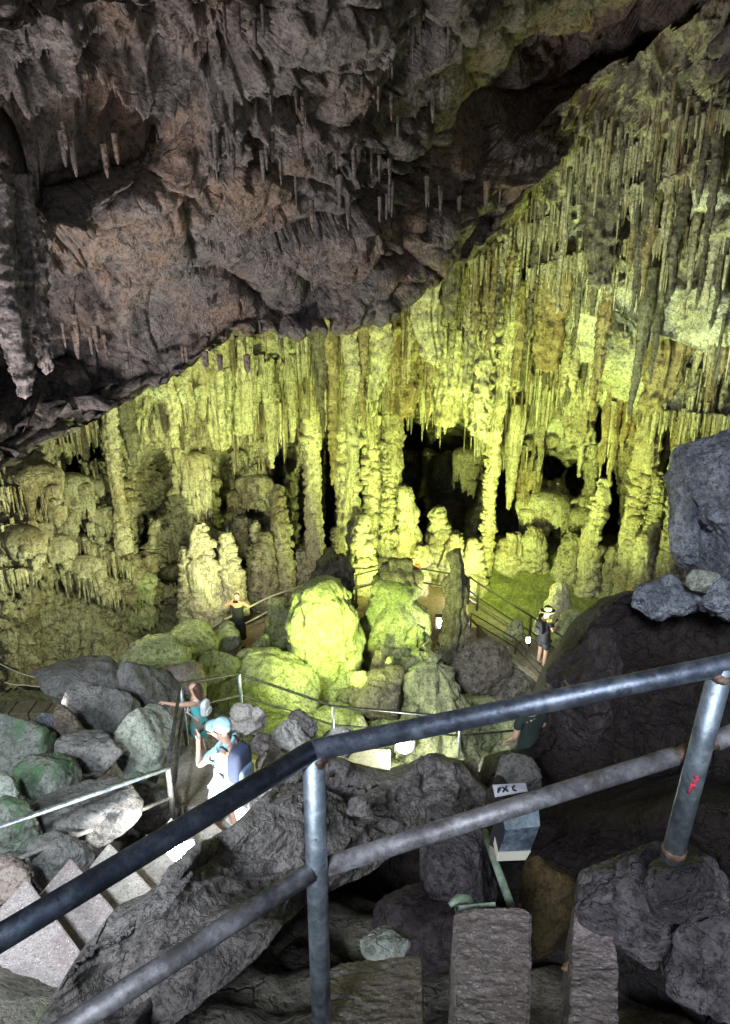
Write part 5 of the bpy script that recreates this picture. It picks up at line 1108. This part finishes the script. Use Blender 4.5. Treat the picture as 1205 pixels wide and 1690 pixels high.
black = cloth('black_cloth', (0.018, 0.018, 0.022)); navy = cloth('dark_blue_cloth', (0.03, 0.045, 0.09)); white = cloth('white_cloth', (0.72, 0.76, 0.80)); lblue = cloth('light_blue_cloth', (0.45, 0.70, 0.80))
teal = cloth('turquoise_cloth', (0.10, 0.48, 0.52)); red = cloth('red_cloth', (0.48, 0.10, 0.07)); brownhair = plain('brown_hair', (0.07, 0.035, 0.022), 0.6, sc=30); darkhair = plain('dark_hair', (0.02, 0.015, 0.012), 0.6)
phm = plain('phone_glass', (0.02, 0.02, 0.025), 0.15); slate = cloth('slate_cloth', (0.10, 0.15, 0.22)); shoem = cloth('white_shoe', (0.75, 0.75, 0.78)); greyshoe = cloth('grey_shoe', (0.35, 0.38, 0.45))
def handheld(pos, name='phone', size=(.075, .010, .15), label='black phone', rot=(0, 0, 0)):
    b = MB(); b.box((0, 0, 0), size); o = b.build(name, phm, bevel=0.004); o.location = pos; o.rotation_euler = rot; tag(o, label, name); return o
def wpt(t, p): return t.matrix_basis @ Vector(p)

f0 = PV(370, 1370, 6.35); hh = 1.52
def manx(t, J, H):
    cap(lblue)(t, J, H); backpack(navy, black, .32, .50, .20, slate)(t, J, H)
man = person(f0, hh * 1.02, math.radians(62), 'man in white shorts and pale blue cap lifting a phone', dict(neck=(0, .02, 1.45), chest=(0, -.01, 1.29), skull=(0, .05, 1.53), head=(0, .07, 1.60), top=(0, .07, 1.67), nose=(0, .16, 1.565), chin=(0, .125, 1.51), elR=(.23, .16, 1.15), wrR=(.12, .30, 1.34), elL=(-.26, .20, 1.15), wrL=(-.10, .34, 1.36), curl=(0, 1, .2), ankR=(.10, -.10, .09), toeR=(.13, .07, .035), ankL=(-.12, .08, .09), toeL=(-.13, .25, .035), kneeL=(-.11, .10, .49), kneeR=(.10, .0, .49)),
             [('shirt', 'shirt', lblue), ('shorts', 'shorts', white), ('shoe', 'shoe', shoem)], (darkhair, 'short'), manx)
man.rotation_euler.x = 0.11
handheld(wpt(man, (0, .37, 1.46)), label='phone held up by the man in white shorts', rot=(0.3, 0, math.radians(62)))
f1_ = PV(334, 1258, 9.0); h1 = PV(318, 1130, 8.95).z - f1_.z
woman = person(f1_, h1, math.radians(78), 'woman with long brown hair and turquoise dress stretching an arm over the railing', dict(shL=(-.165, .0, 1.38), elL=(-.20, .27, 1.34), wrL=(-.16, .52, 1.32), elR=(.24, .05, 1.12), wrR=(.20, .24, .98), curl=(0, 0, -1), toeR=(.13, .15, .035), kneeR=(.10, .05, .49)),
               [('dress', 'dress', teal), ('shoe', 'shoe', greyshoe)], (brownhair, 'long'), backpack(white, shoem, .24, .30, .12))
zf = -10.36
f2 = onz(397, 1068, zf); blk = person(f2, 1.70, math.radians(176), 'person in a black sleeveless jumpsuit holding both hands up to the face', dict(elR=(.36, .10, 1.34), wrR=(.15, .17, 1.50), elL=(-.36, .10, 1.34), wrL=(-.15, .17, 1.50), curl=(0, -.3, 1)), [('top', 'vest', black), ('trousers', 'wide', black), ('shoe', 'shoe', black)], (darkhair, 'short'))
handheld(wpt(blk, (0, .20, 1.54)), label='black phone held before the face of the person in black', size=(.14, .012, .075), rot=(0, 0, math.radians(176)))
f3 = onz(893, 1100, zf); hat = person(f3, 1.78, math.radians(-62), 'man in a dark hat and dark clothes on the walkway looking at a phone', dict(elR=(.24, .05, 1.13), wrR=(.09, .28, 1.20), elL=(-.24, .05, 1.13), wrL=(-.08, .28, 1.18), head=(0, .045, 1.61), nose=(0, .13, 1.575), curl=(0, 1, 0)), [('shirt', 'shirt', black), ('shorts', 'shorts', cloth('dark_grey_cloth', (0.04, 0.045, 0.06))), ('shoe', 'shoe', cloth('brown_shoe', (0.20, 0.10, 0.06)))], (darkhair, 'short'), lambda t, J, H: (cap(black, wide=True)(t, J, H), backpack(black, black, .26, .40, .14)(t, J, H)))
handheld(wpt(hat, (.0, .37, 1.22)), label='phone in the hands of the man in the dark hat', rot=(-.8, 0, math.radians(-62)))
f4 = onz(857, 1270, -8.6); f4 = PV(866, 1290, 8.1); f4.z = PV(857, 1150, 8.1).z - 1.74
person(f4, 1.74, math.radians(25), 'man in a dark short sleeved shirt, his head hidden by the handrail', dict(elR=(.27, .03, 1.13), wrR=(.16, .22, .98), elL=(-.25, -.02, 1.14), wrL=(-.22, .16, .95)), [('shirt', 'shirt', cloth('green_black_cloth', (0.02, 0.035, 0.03))), ('shorts', 'shorts', black), ('shoe', 'shoe', black)], (darkhair, 'short'))
f5 = onz(682, 985, zf); f5 = Vector((f5.x, 19.9, zf)); f5.x = PV(682, 930, 19.9).x
person(f5, 1.62, math.radians(10), 'small figure in red beyond the dark knobs of the lumpy stalagmite', {}, [('shirt', 'shirt', red), ('trousers', 'trousers', black), ('shoe', 'shoe', black)], (darkhair, 'short'))
